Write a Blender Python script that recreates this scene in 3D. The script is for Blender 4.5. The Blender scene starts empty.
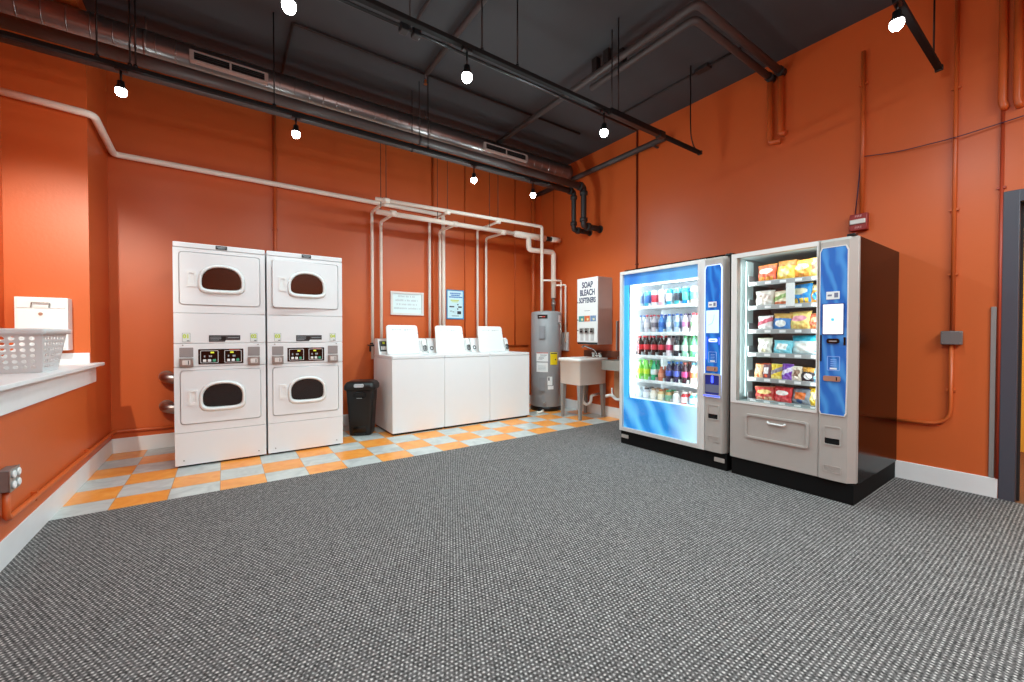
import bpy, bmesh, math, random
from mathutils import Vector, Matrix
random.seed(7)
S = bpy.context.scene
COL = S.collection
PI = math.pi

# ------------------------------------------------------------------ camera
cam_d = bpy.data.cameras.new('camera'); cam = bpy.data.objects.new('camera', cam_d); COL.objects.link(cam)
cam_d.sensor_width = 36.0; cam_d.lens = 411.0 / 1024.0 * 36.0; cam_d.clip_start = 0.05
cam.location = (0, 0, 1.165); cam.rotation_euler = (math.radians(90 - 0.84), 0, math.radians(-35.0))
S.camera = cam
# ------------------------------------------------------------------ view, world, lights
S.view_settings.view_transform = 'Standard'; S.view_settings.look = 'None'
S.view_settings.gamma = 1.0; S.view_settings.use_curve_mapping = False
S.view_settings.exposure = 0.0
S.cycles.max_bounces = 8; S.cycles.diffuse_bounces = 5; S.cycles.sample_clamp_indirect = 6.0
S.cycles.caustics_reflective = False; S.cycles.caustics_refractive = False
W = bpy.data.worlds.new('world'); S.world = W; W.use_nodes = True
W.node_tree.nodes['Background'].inputs[0].default_value = (0.9, 0.95, 1, 1)
W.node_tree.nodes['Background'].inputs[1].default_value = 0.3

LCOL = (0.745, 0.955, 0.99)
LAMP_POWER = 47.0
LAMP_SIDE = 10.0
FILL_POWER = 105.0
def add_light(name, kind, loc, power, color=(1, 0.94, 0.87), size=0.1, rot=(0, 0, 0), **kw):
    l = bpy.data.lights.new(name, kind); l.energy = power; l.color = color
    if kind == 'AREA':
        l.size = size; l.shape = 'RECTANGLE'; l.size_y = kw.get('size_y', size)
    else:
        l.shadow_soft_size = size
    if kind == 'SPOT':
        l.spot_size = math.radians(kw.get('angle', 150)); l.spot_blend = kw.get('blend', 0.7)
    o = bpy.data.objects.new(name, l); COL.objects.link(o); o.location = loc; o.rotation_euler = rot
    return o
# unseen fill panels added behind the photographer to brighten the room (housings built below)
FILL_PANELS = [(0.9, -1.6), (2.9, -1.6)]
for (x, y) in FILL_PANELS:
    add_light('added_fill_light', 'AREA', (x, y, 3.34), FILL_POWER, LCOL, 1.15, (0, 0, 0), size_y=0.55)
# track lamps: (x, y, z of the bulb)
LAMPS = [(-1.15, 2.375, 2.853), (-0.583, 3.99, 2.90), (0.522, 3.99, 2.91), (2.28, 3.99, 2.895), (3.107, 3.99, 2.89),
         (0.283, 2.375, 2.845), (1.306, 2.375, 2.853), (2.594, 2.375, 2.856),
         (3.19, 0.69, 2.97), (1.75, 0.69, 2.95), (0.30, 0.69, 2.95)]  # the last two are unseen lamps added for more light
GAIN = [0.0, 0.7, 0.62, 1.75, 2.1, 1.0, 1.0, 1.3, 0.9, 1.0, 1.0]
for (x, y, z), gn in zip(LAMPS, GAIN):
    if gn == 0.0: continue
    add_light('track_lamp_light', 'SPOT', (x, y, z - 0.052), LAMP_POWER * gn, LCOL, 0.03, (0, 0, 0), angle=158, blend=0.55)
    add_light('track_lamp_spill', 'POINT', (x, y, z - 0.055), LAMP_SIDE * gn, LCOL, 0.025)

# the niche lamp is swivelled toward the far jamb
add_light('track_lamp_light', 'SPOT', (-1.15, 2.42, 2.80), 270.0, (0.92, 0.96, 0.86), 0.03, (math.radians(62), 0, 0), angle=46, blend=0.9)

# ------------------------------------------------------------------ materials
MATS = {}
def mat(name, col, rough=0.5, metal=0.0, var=0.04, scale=12.0, emit=None, estr=0.0, spec=0.5, coat=0.0, bump=0.0, bscale=60.0):
    if name in MATS: return MATS[name]
    m = bpy.data.materials.new(name); m.use_nodes = True; nt = m.node_tree
    b = nt.nodes['Principled BSDF']
    b.inputs['Roughness'].default_value = rough; b.inputs['Metallic'].default_value = metal
    b.inputs['Specular IOR Level'].default_value = spec; b.inputs['Coat Weight'].default_value = coat
    tc = nt.nodes.new('ShaderNodeTexCoord'); nz = nt.nodes.new('ShaderNodeTexNoise')
    nz.inputs['Scale'].default_value = scale; nz.inputs['Detail'].default_value = 4
    nt.links.new(tc.outputs['Object'], nz.inputs['Vector'])
    r = nt.nodes.new('ShaderNodeMapRange'); r.inputs['To Min'].default_value = 1 - var; r.inputs['To Max'].default_value = 1 + var
    nt.links.new(nz.outputs['Fac'], r.inputs['Value'])
    mx = nt.nodes.new('ShaderNodeVectorMath'); mx.operation = 'SCALE'; mx.inputs[0].default_value = col[:3]
    nt.links.new(r.outputs[0], mx.inputs['Scale']); nt.links.new(mx.outputs[0], b.inputs['Base Color'])
    if bump:
        n2 = nt.nodes.new('ShaderNodeTexNoise'); n2.inputs['Scale'].default_value = bscale; n2.inputs['Detail'].default_value = 3
        nt.links.new(tc.outputs['Object'], n2.inputs['Vector'])
        bp = nt.nodes.new('ShaderNodeBump'); bp.inputs['Strength'].default_value = bump; bp.inputs['Distance'].default_value = 0.01
        nt.links.new(n2.outputs['Fac'], bp.inputs['Height']); nt.links.new(bp.outputs[0], b.inputs['Normal'])
    if emit:
        b.inputs['Emission Color'].default_value = (*emit[:3], 1); b.inputs['Emission Strength'].default_value = estr
    MATS[name] = m
    return m
def srgb(r, g, b):
    f = lambda c: (c / 255 / 12.92) if c <= 10 else ((c / 255 + 0.055) / 1.055) ** 2.4
    return (f(r), f(g), f(b))
def newnodes(name):
    m = bpy.data.materials.new(name); m.use_nodes = True
    return m, m.node_tree, m.node_tree.nodes, m.node_tree.nodes['Principled BSDF']

WALLM = mat('orange_wall_paint', srgb(208, 96, 42), 0.42, var=0.05, scale=1.3, bump=0.05, bscale=45)
PAINTP = mat('orange_painted_pipe', srgb(202, 93, 40), 0.4)
CEILM = mat('black_ceiling_paint', srgb(66, 70, 74), 0.75, var=0.15, scale=1.5)
BLACKP = mat('black_painted_iron', srgb(38, 34, 34), 0.55)
GREYP = mat('dark_grey_painted_pipe', srgb(74, 68, 67), 0.5)
DUCTM = mat('galvanised_duct', srgb(140, 130, 128), 0.30, 0.9, var=0.05, scale=6)
WHITET = mat('white_trim_paint', srgb(236, 236, 236), 0.4)
WHITEA = mat('white_enamel', srgb(236, 237, 238), 0.28, var=0.01)
WHITEP = mat('white_plastic', srgb(238, 238, 236), 0.4, var=0.01)
PVC = mat('cream_painted_pipe', srgb(251, 241, 228), 0.42, var=0.03)
GREYPL = mat('grey_plastic', srgb(150, 140, 138), 0.5)
BLACKPL = mat('black_plastic', srgb(13, 13, 14), 0.34)
BLACKGL = mat('black_gloss_panel', srgb(10, 10, 11), 0.12)
CHROME = mat('chrome', srgb(215, 215, 215), 0.14, 1.0)
STEEL = mat('brushed_steel', srgb(170, 168, 164), 0.34, 0.9)
ALU = mat('vent_pipe_aluminium', srgb(165, 152, 148), 0.36, 1.0, var=0.15, scale=30)
PEWTER = mat('pewter_door_paint', srgb(178, 171, 165), 0.4, 0.1)
PEWL = mat('pale_silver_frame', srgb(226, 224, 221), 0.34, 0.1)
CABBLK = mat('black_cabinet_gloss', srgb(16, 4, 2), 0.18, spec=0.08)
TANKG = mat('grey_tank_enamel', srgb(150, 150, 152), 0.35)
YELLOW = mat('yellow_energy_label', srgb(245, 215, 30), 0.5)
PAPER = mat('white_paper', srgb(236, 238, 238), 0.6)
INK = mat('dark_ink', srgb(45, 48, 60), 0.6)
INKG = mat('grey_ink', srgb(170, 178, 182), 0.6)
INKB = mat('blue_ink', srgb(60, 120, 190), 0.6)
SINKW = mat('white_sink_resin', srgb(244, 241, 236), 0.45)
SINKG = mat('grey_sink_leg', srgb(150, 148, 145), 0.5)
BROWNB = mat('brown_splash_board', srgb(96, 44, 22), 0.5)
BEIGE = mat('beige_panel', srgb(196, 160, 128), 0.55)
DARKGL = mat('dryer_door_glass', srgb(52, 26, 20), 0.12, coat=0.4)
LED = mat('yellow_display', srgb(60, 60, 0), 0.4, emit=srgb(225, 225, 60), estr=1.0)
LEDR = mat('red_display', srgb(60, 20, 0), 0.4, emit=srgb(170, 60, 40), estr=0.7)
GREENB = mat('green_button', srgb(70, 160, 125), 0.4)
LIME = mat('lime_number_print', srgb(196, 214, 40), 0.5)
BASKET = mat('light_grey_basket_plastic', srgb(214, 214, 214), 0.42)
SLATE = mat('slate_door_frame_paint', srgb(74, 74, 84), 0.4)
REDFIRE = mat('dark_red_plastic', srgb(150, 38, 34), 0.4)
JBOX = mat('grey_junction_box', srgb(130, 128, 128), 0.4, 0.5)
PURPLE = mat('purple_wire', srgb(70, 40, 70), 0.5)
BRASS = mat('brass', srgb(170, 110, 60), 0.3, 0.9)
BULB = mat('lit_bulb', (1, 1, 1), 0.4, emit=(1, 0.97, 0.93), estr=28.0)
FILLGLOW = mat('fill_panel_glow', (1, 1, 1), 0.4, emit=(1, 0.97, 0.94), estr=2.0)
LEDW = mat('white_led_strip', (1, 1, 1), 0.4, emit=(0.86, 0.97, 1.0), estr=4.0)
LINERW = mat('white_cooler_liner', srgb(240, 246, 248), 0.4)
LINERS = mat('pale_steel_liner', srgb(150, 164, 164), 0.35, 0.3)
LINERD = mat('dark_snack_liner', srgb(92, 82, 80), 0.5)
SHELFW = mat('white_shelf', srgb(244, 248, 250), 0.4)
TRAYM = mat('grey_tray_steel', srgb(168, 176, 178), 0.4, 0.4)
SCREEN = mat('lit_screen', (0.8, 0.8, 0.8), 0.3, emit=srgb(236, 244, 250), estr=0.95)
SCREEND = mat('pale_lit_screen', (0.5, 0.6, 0.6), 0.3, emit=srgb(190, 225, 235), estr=0.8)
BLUEGLOW = mat('blue_led_glow', srgb(30, 60, 220), 0.3, emit=srgb(60, 80, 255), estr=3.0)
WHITEGLOW = mat('pale_blue_led', srgb(180, 200, 255), 0.3, emit=srgb(185, 205, 255), estr=1.5)
COPPER = mat('copper_coin_plate', srgb(196, 150, 128), 0.35, 0.5)
YWALL = mat('yellow_hall_paint', srgb(236, 190, 70), 0.5)
BFLOOR = mat('brown_hall_carpet', srgb(110, 66, 34), 0.9, var=0.2, scale=40)

def glass_mat():
    m = bpy.data.materials.new('vending_glass'); m.use_nodes = True; nt = m.node_tree
    for n in list(nt.nodes): nt.nodes.remove(n)
    out = nt.nodes.new('ShaderNodeOutputMaterial'); mix = nt.nodes.new('ShaderNodeMixShader')
    tr = nt.nodes.new('ShaderNodeBsdfTransparent'); tr.inputs[0].default_value = (0.97, 0.99, 0.99, 1)
    gl = nt.nodes.new('ShaderNodeBsdfGlossy'); gl.inputs['Roughness'].default_value = 0.02
    lw = nt.nodes.new('ShaderNodeLayerWeight'); lw.inputs[0].default_value = 0.5
    pw = nt.nodes.new('ShaderNodeMath'); pw.operation = 'POWER'; pw.inputs[1].default_value = 4.0; nt.links.new(lw.outputs['Facing'], pw.inputs[0])
    fr = nt.nodes.new('ShaderNodeMath'); fr.operation = 'MULTIPLY_ADD'; fr.inputs[1].default_value = 0.5; fr.inputs[2].default_value = 0.015; nt.links.new(pw.outputs[0], fr.inputs[0])
    nt.links.new(fr.outputs[0], mix.inputs[0]); nt.links.new(tr.outputs[0], mix.inputs[1]); nt.links.new(gl.outputs[0], mix.inputs[2])
    nt.links.new(mix.outputs[0], out.inputs[0]); return m
GLASS = glass_mat()

def carpet_mat():
    m, nt, N, b = newnodes('woven_grey_carpet')
    tc = N.new('ShaderNodeTexCoord'); sp = N.new('ShaderNodeSeparateXYZ'); nt.links.new(tc.outputs['Object'], sp.inputs[0])
    def op(o, a, bb=None):
        n = N.new('ShaderNodeMath'); n.operation = o
        for i, v in enumerate((a, bb)):
            if v is None: continue
            if isinstance(v, (int, float)): n.inputs[i].default_value = v
            else: nt.links.new(v, n.inputs[i])
        return n.outputs[0]
    P = 0.0175
    iy = op('FLOOR', op('DIVIDE', sp.outputs['Y'], P))
    sh = op('MULTIPLY', op('MODULO', iy, 2.0), P * 0.5)
    sx = op('SINE', op('MULTIPLY', op('ADD', sp.outputs['X'], sh), 2 * PI / P))
    sy = op('COSINE', op('MULTIPLY', op('SUBTRACT', op('FRACT', op('DIVIDE', sp.outputs['Y'], P)), 0.5), 2 * PI))
    dots = op('POWER', op('MULTIPLY', op('MULTIPLY', op('ADD', sx, 1.0), 0.5), op('MULTIPLY', op('ADD', sy, 1.0), 0.5)), 1.1)
    v = op('ADD', op('MULTIPLY', dots, 0.62), 0.26)
    nz = N.new('ShaderNodeTexNoise'); nz.inputs['Scale'].default_value = 110; nz.inputs['Detail'].default_value = 2
    nt.links.new(tc.outputs['Object'], nz.inputs['Vector'])
    v2 = op('ADD', v, op('MULTIPLY', op('SUBTRACT', nz.outputs['Fac'], 0.5), 1.15))
    rp = N.new('ShaderNodeValToRGB'); rp.color_ramp.elements[0].position = 0.08; rp.color_ramp.elements[1].position = 0.98
    rp.color_ramp.elements[0].color = (*srgb(50, 48, 47), 1); rp.color_ramp.elements[1].color = (*srgb(206, 198, 194), 1)
    e = rp.color_ramp.elements.new(0.5); e.color = (*srgb(109, 104, 103), 1)
    nt.links.new(v2, rp.inputs[0]); nt.links.new(rp.outputs[0], b.inputs['Base Color'])
    b.inputs['Roughness'].default_value = 0.95; b.inputs['Specular IOR Level'].default_value = 0.1
    bp = N.new('ShaderNodeBump'); bp.inputs['Strength'].default_value = 0.3; bp.inputs['Distance'].default_value = 0.004
    nt.links.new(v2, bp.inputs['Height']); nt.links.new(bp.outputs[0], b.inputs['Normal'])
    return m
CARPET = carpet_mat()

def tile_mat():
    m, nt, N, b = newnodes('checkered_vinyl_tile')
    tc = N.new('ShaderNodeTexCoord'); mp = N.new('ShaderNodeMapping')
    T = 0.305
    mp.inputs['Location'].default_value = (0.645 / T + 11, (-5.54) / T + 30, 0.5); mp.inputs['Scale'].default_value = (1 / T, 1 / T, 0)
    nt.links.new(tc.outputs['Object'], mp.inputs[0])
    ck = N.new('ShaderNodeTexChecker'); ck.inputs['Scale'].default_value = 1.0
    nt.links.new(mp.outputs[0], ck.inputs['Vector'])
    nz = N.new('ShaderNodeTexNoise'); nz.inputs['Scale'].default_value = 7; nz.inputs['Detail'].default_value = 6; nz.inputs['Distortion'].default_value = 1.2
    nt.links.new(tc.outputs['Object'], nz.inputs['Vector'])
    def ramp(c0, c1):
        r = N.new('ShaderNodeValToRGB'); r.color_ramp.elements[0].position = 0.3; r.color_ramp.elements[1].position = 0.72
        r.color_ramp.elements[0].color = (*srgb(*c0), 1); r.color_ramp.elements[1].color = (*srgb(*c1), 1)
        nt.links.new(nz.outputs['Fac'], r.inputs[0]); return r.outputs[0]
    nt.links.new(ramp((236, 140, 50), (250, 172, 84)), ck.inputs['Color1'])
    nt.links.new(ramp((176, 180, 178), (206, 210, 206)), ck.inputs['Color2'])
    br = N.new('ShaderNodeTexBrick'); br.offset = 0; br.inputs['Scale'].default_value = 1.0; br.inputs['Mortar Size'].default_value = 0.006
    br.inputs['Brick Width'].default_value = 1.0; br.inputs['Row Height'].default_value = 1.0
    br.inputs['Color1'].default_value = (1, 1, 1, 1); br.inputs['Color2'].default_value = (1, 1, 1, 1); br.inputs['Mortar'].default_value = (0.55, 0.5, 0.45, 1)
    nt.links.new(mp.outputs[0], br.inputs['Vector'])
    mx = N.new('ShaderNodeVectorMath'); mx.operation = 'MULTIPLY'
    nt.links.new(ck.outputs['Color'], mx.inputs[0]); nt.links.new(br.outputs['Color'], mx.inputs[1])
    nt.links.new(mx.outputs[0], b.inputs['Base Color']); b.inputs['Roughness'].default_value = 0.32
    return m
TILE = tile_mat()

def swoosh_mat(name, dark, light, scale, emit=0.0, stretch=(1, 2.0, 0.25), rot=0.5, dist=9, grad=None):
    """printed blue panel with pale streaks; the streaks belong to the print itself"""
    m, nt, N, b = newnodes(name)
    tc = N.new('ShaderNodeTexCoord'); mp = N.new('ShaderNodeMapping'); mp.inputs['Scale'].default_value = stretch
    mp.inputs['Rotation'].default_value = (rot, 0, 0)
    nt.links.new(tc.outputs['Object'], mp.inputs[0])
    wv = N.new('ShaderNodeTexWave'); wv.wave_type = 'BANDS'; wv.bands_direction = 'Y'; wv.inputs['Scale'].default_value = scale; wv.inputs['Distortion'].default_value = dist; wv.inputs['Detail'].default_value = 2; wv.inputs['Detail Scale'].default_value = 1.4
    nt.links.new(mp.outputs[0], wv.inputs['Vector'])
    rp = N.new('ShaderNodeValToRGB'); rp.color_ramp.elements[0].color = (*dark, 1); rp.color_ramp.elements[1].color = (*light, 1)
    rp.color_ramp.elements[0].position = 0.15; rp.color_ramp.elements[1].position = 1.0
    nt.links.new(wv.outputs['Fac'], rp.inputs[0])
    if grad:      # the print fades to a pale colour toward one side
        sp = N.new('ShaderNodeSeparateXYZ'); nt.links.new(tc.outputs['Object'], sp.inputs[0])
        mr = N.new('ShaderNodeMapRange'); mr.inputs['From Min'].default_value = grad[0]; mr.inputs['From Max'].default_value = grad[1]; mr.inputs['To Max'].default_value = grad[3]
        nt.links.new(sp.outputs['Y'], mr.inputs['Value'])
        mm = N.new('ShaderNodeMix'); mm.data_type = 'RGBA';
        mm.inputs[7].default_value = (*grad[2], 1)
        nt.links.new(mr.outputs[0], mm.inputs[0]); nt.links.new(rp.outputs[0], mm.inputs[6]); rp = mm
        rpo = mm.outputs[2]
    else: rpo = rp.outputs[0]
    nt.links.new(rpo, b.inputs['Base Color'])
    b.inputs['Roughness'].default_value = 0.25
    if emit:
        nt.links.new(rpo, b.inputs['Emission Color']); b.inputs['Emission Strength'].default_value = emit
    return m
BLUEP = swoosh_mat('blue_swoosh_panel', srgb(38, 102, 184), srgb(70, 142, 210), 2.2, 0.10, (1, 2.2, .8), .6)
BLUEPB = swoosh_mat('bright_blue_swoosh_panel', srgb(12, 88, 178), srgb(34, 124, 204), 2.2, 0.26, (1, 2.2, .8), .6)
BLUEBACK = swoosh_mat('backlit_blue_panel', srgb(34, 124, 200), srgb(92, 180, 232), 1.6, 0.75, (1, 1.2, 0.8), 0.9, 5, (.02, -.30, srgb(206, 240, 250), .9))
BLUETOP = swoosh_mat('backlit_blue_header', srgb(40, 112, 206), srgb(66, 140, 222), 1.0, 0.55, (1, 1.5, 0.5), 0.3, 6, (.55, -.2, srgb(120, 190, 232), .7))
BLUESIDE = mat('backlit_cyan_edge', srgb(60, 170, 225), 0.3, emit=srgb(60, 180, 232), estr=0.65)

STRIPM = mat('grey_metal_strip_paint', srgb(150, 146, 144), .4, .3)
# ------------------------------------------------------------------ mesh builder
class MB:
    def __init__(s): s.bm = bmesh.new(); s.mi = 0
    def _f(s, vs, smooth=False):
        try:
            f = s.bm.faces.new(vs); f.material_index = s.mi; f.smooth = smooth; return f
        except ValueError: return None
    def box(s, x0, x1, y0, y1, z0, z1, bev=0.0, seg=2):
        x0, x1 = sorted((x0, x1)); y0, y1 = sorted((y0, y1)); z0, z1 = sorted((z0, z1))
        v = [s.bm.verts.new(p) for p in ((x0,y0,z0),(x1,y0,z0),(x1,y1,z0),(x0,y1,z0),(x0,y0,z1),(x1,y0,z1),(x1,y1,z1),(x0,y1,z1))]
        fs = [s._f([v[i] for i in q]) for q in ((0,3,2,1),(4,5,6,7),(0,1,5,4),(1,2,6,5),(2,3,7,6),(3,0,4,7))]
        if bev > 0:
            es = list({e for f in fs for e in f.edges})
            r = bmesh.ops.bevel(s.bm, geom=es, offset=bev, segments=seg, affect='EDGES', profile=0.5)
            for f in r['faces']: f.material_index = s.mi; f.smooth = True
        return s
    def loop(s, pts): return [s.bm.verts.new(p) for p in pts]
    def bridge(s, a, b, smooth=False):
        n = len(a)
        for i in range(n): s._f((a[i], a[(i+1) % n], b[(i+1) % n], b[i]), smooth)
    def loft(s, loops, cap0=True, cap1=True, smooth=True):
        L = [s.loop(l) for l in loops]
        for a, b in zip(L, L[1:]): s.bridge(a, b, smooth)
        if cap0: s._f(list(reversed(L[0])))
        if cap1: s._f(L[-1])
        return s
    def ext(s, pts, mp, d0, d1, smooth=False):
        s.loft([[mp(u, v, d0) for u, v in pts], [mp(u, v, d1) for u, v in pts]], smooth=smooth); return s
    def dome(s, pts, mp, d0, d1, inset):
        """slab whose outer rim is rounded over"""
        cu = sum(p[0] for p in pts) / len(pts); cv = sum(p[1] for p in pts) / len(pts)
        def sh(k):
            out = []
            for u, v in pts:
                r = math.hypot(u - cu, v - cv); f = max(0, (r - k)) / r
                out.append((cu + (u - cu) * f, cv + (v - cv) * f))
            return out
        s.loft([[mp(u, v, d0) for u, v in pts], [mp(u, v, d0 + (d1 - d0) * .55) for u, v in pts],
                [mp(u, v, d0 + (d1 - d0) * .85) for u, v in sh(inset * .4)], [mp(u, v, d1) for u, v in sh(inset)]]); return s
    def frame(s, po, pi, mp, d0, d1):
        a0 = s.loop([mp(u, v, d0) for u, v in po]); a1 = s.loop([mp(u, v, d1) for u, v in po])
        b0 = s.loop([mp(u, v, d0) for u, v in pi]); b1 = s.loop([mp(u, v, d1) for u, v in pi])
        s.bridge(a0, a1); s.bridge(a1, b1); s.bridge(b1, b0); s.bridge(b0, a0); return s
    def ring3(s, po, pm, pi, mp, d0, d1):
        """raised bezel: outer edge low, middle high, inner low"""
        a0 = s.loop([mp(u, v, d0) for u, v in po]); am = s.loop([mp(u, v, d1) for u, v in pm]); b0 = s.loop([mp(u, v, d0) for u, v in pi])
        s.bridge(a0, am, True); s.bridge(am, b0, True); s.bridge(b0, a0); return s
    def tube(s, path, r, n=12, fil=0.0, fseg=5, cap=True):
        P = [Vector(p) for p in path]
        if fil > 0 and len(P) > 2:
            Q = [P[0]]
            for i in range(1, len(P) - 1):
                a, b, c = P[i-1], P[i], P[i+1]
                d1 = (a - b); d2 = (c - b); k = min(fil, d1.length * .49, d2.length * .49)
                p1 = b + d1.normalized() * k; p2 = b + d2.normalized() * k
                for j in range(fseg + 1):
                    t = j / fseg; Q.append(p1 * (1-t)**2 + b * 2*t*(1-t) + p2 * t*t)
            Q.append(P[-1]); P = Q
        rs = r if isinstance(r, (list, tuple)) else [r] * len(P)
        T = []
        for i in range(len(P)):
            t = Vector((0, 0, 0))
            if i > 0: t += (P[i] - P[i-1]).normalized()
            if i < len(P) - 1: t += (P[i+1] - P[i]).normalized()
            T.append(t.normalized())
        up = Vector((0, 0, 1)) if abs(T[0].z) < .9 else Vector((1, 0, 0))
        nrm = (up - T[0] * up.dot(T[0])).normalized(); loops = []
        for i in range(len(P)):
            nrm = (nrm - T[i] * nrm.dot(T[i])).normalized(); bn = T[i].cross(nrm)
            loops.append([P[i] + (nrm * math.cos(2*PI*k/n) + bn * math.sin(2*PI*k/n)) * rs[i] for k in range(n)])
        s.loft(loops, cap, cap); return s
    def cyl(s, p0, p1, r, r2=None, n=16): return s.tube([p0, p1], [r, r if r2 is None else r2], n)
    def lathe(s, prof, c=(0, 0, 0), n=20, axis='Z'):
        f = {'Z': lambda r, h, a: (c[0] + r*math.cos(a), c[1] + r*math.sin(a), c[2] + h),
             'Y': lambda r, h, a: (c[0] + r*math.sin(a), c[1] + h, c[2] + r*math.cos(a)),
             'X': lambda r, h, a: (c[0] + h, c[1] + r*math.cos(a), c[2] + r*math.sin(a))}[axis]
        s.loft([[f(max(r, 1e-4), h, 2*PI*k/n) for k in range(n)] for r, h in prof]); return s
    def text(s, body, size, org, xa, ya, ext=0.0006, align='CENTER', bold=0.0):
        c = bpy.data.curves.new('t', 'FONT'); c.body = body; c.size = size; c.extrude = ext; c.align_x = align; c.align_y = 'CENTER'; c.offset = bold
        o = bpy.data.objects.new('t', c); COL.objects.link(o)
        dg = bpy.context.evaluated_depsgraph_get(); me = bpy.data.meshes.new_from_object(o.evaluated_get(dg))
        xa, ya, og = Vector(xa), Vector(ya), Vector(org); za = xa.cross(ya)
        vs = [s.bm.verts.new(og + xa*v.co.x + ya*v.co.y + za*v.co.z) for v in me.vertices]
        for p in me.polygons: s._f([vs[i] for i in p.vertices])
        bpy.data.objects.remove(o); bpy.data.curves.remove(c); bpy.data.meshes.remove(me); return s
    def build(s, name, m, parent=None, loc=None):
        """link as ONE mesh object; coordinates given are world ones (the parents are only moved, never turned, while building)"""
        org = Vector((0, 0, 0)); p = parent
        while p is not None: org += p.location; p = p.parent
        own = Vector(loc) if loc is not None else org
        bmesh.ops.recalc_face_normals(s.bm, faces=s.bm.faces[:])
        bmesh.ops.translate(s.bm, verts=s.bm.verts[:], vec=-own)
        me = bpy.data.meshes.new(name); s.bm.to_mesh(me); s.bm.free()
        for mm in (m if isinstance(m, (list, tuple)) else [m]): me.materials.append(mm)
        o = bpy.data.objects.new(name, me); COL.objects.link(o)
        o.parent = parent; o.location = own - org
        return o

def tag(o, label, cat, group=None, kind=None):
    if label: o['label'] = label
    if cat: o['category'] = cat
    if group: o['group'] = group
    if kind: o['kind'] = kind
    return o
def thing(name, label, cat, loc, group=None):
    o = bpy.data.objects.new(name, None); COL.objects.link(o); o.location = loc; o.empty_display_size = 0.05
    return tag(o, label, cat, group)
def struct(o): o['kind'] = 'structure'; return o
def copy_tree(o, parent=None):
    c = o.copy(); COL.objects.link(c); c.parent = parent
    for ch in list(o.children): copy_tree(ch, c)
    return c
def rrect(u0, u1, v0, v1, r, seg=5):
    u0, u1 = sorted((u0, u1)); v0, v1 = sorted((v0, v1)); pts = []
    for cu, cv, a0 in ((u1-r, v1-r, 0), (u0+r, v1-r, PI/2), (u0+r, v0+r, PI), (u1-r, v0+r, 3*PI/2)):
        for k in range(seg + 1):
            a = a0 + PI/2*k/seg; pts.append((cu + r*math.cos(a), cv + r*math.sin(a)))
    return pts
def dshape(cu, cv, w, ht, hb, n=40, et=2.3, eb=4.5):
    pts = []
    for k in range(n):
        a = 2*PI*k/n; c, s_ = math.cos(a), math.sin(a); e = et if s_ >= 0 else eb; h = ht if s_ >= 0 else hb
        pts.append((cu + w*math.copysign(abs(c)**(2/e), c), cv + h*math.copysign(abs(s_)**(2/e), s_)))
    return pts
def my(y0): return lambda u, v, d: (u, y0 - d, v)      # faces -Y, d grows towards the viewer
def mx_(x0): return lambda u, v, d: (x0 - d, u, v)     # faces -X
def mpx(x0): return lambda u, v, d: (x0 + d, u, v)     # faces +X

# ================================================================== THE SETTING
XL, XR, YB, YF, H = -0.914, 4.492, 5.54, -3.2, 3.86
NB, NY0, NY1 = -1.38, 1.2, 4.82         # niche over the counter: back plane, two jambs
struct(MB().box(-1.7, 4.5, YF-.2, YB+.2, -0.12, 0.0).build('floor', TILE))
struct(MB().box(-1.7, 4.7, YF-.2, YB+.2, H, H+0.12).build('ceiling', CEILM))
struct(MB().box(-1.7, 4.7, YB, YB+.12, 0, H).build('wall_back', WALLM))
struct(MB().box(-1.7, 4.7, YF-.12, YF, 0, H).build('wall_front', WALLM))
b = MB()
b.box(-1.55, XL, YF, YB, 0, 0.90)                    # knee wall
b.box(-1.55, XL, NY1, YB, 0.90, H)                   # far pier
b.box(-1.55, XL, YF, NY0, 0.90, H)                   # near pier
b.box(-1.55, NB, NY0, NY1, 0.90, H)                  # back of the niche
b.box(NB, XL, NY0, NY1, 3.735, H)                    # header
struct(b.build('wall_left', WALLM))
DY0, DY1, DZ = -0.62, 0.333, 2.095                   # door opening in the right wall
b = MB()
b.box(XR, XR+.14, DY1, YB, 0, H); b.box(XR, XR+.14, YF, DY0, 0, H); b.box(XR, XR+.14, DY0, DY1, DZ, H)
struct(b.build('wall_right', WALLM))
# door frame
b = MB()
b.box(XR-.010, XR+.155, DY1-.012, DY1+.065, 0.0, DZ+.072, .004)
b.box(XR-.010, XR+.155, DY0-.065, DY0+.012, 0.0, DZ+.072, .004)
b.box(XR-.009, XR+.154, DY0-.06, DY1+.06, DZ-.012, DZ+.071, .004)
d1 = struct(b.build('door_1', SLATE))
MB().box(XR+.06, XR+.085, DY1-.026, DY1-.0125, 0.005, DZ-.013).box(XR+.06, XR+.085, DY0+.013, DY1-.0265, DZ-.026, DZ-.0125).build('door_stop', BLACKP, d1)
# the lit hall beyond the door
struct(MB().box(4.5, 6.6, -2.6, 1.6, -0.12, 0.0).build('floor', BFLOOR))
struct(MB().box(4.64, 6.6, -2.6, 1.6, 2.6, 2.7).build('ceiling', WHITET))
struct(MB().box(6.5, 6.62, -2.6, 1.6, 0, 2.6).box(4.64, 6.5, 1.5, 1.6, 0, 2.6).box(4.64, 6.5, -2.6, -2.5, 0, 2.6).build('wall_hall', YWALL))
add_light('hall_light', 'AREA', (5.5, 0.2, 2.56), 42, (1, 0.9, 0.72), 0.6, size_y=0.6)
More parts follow.
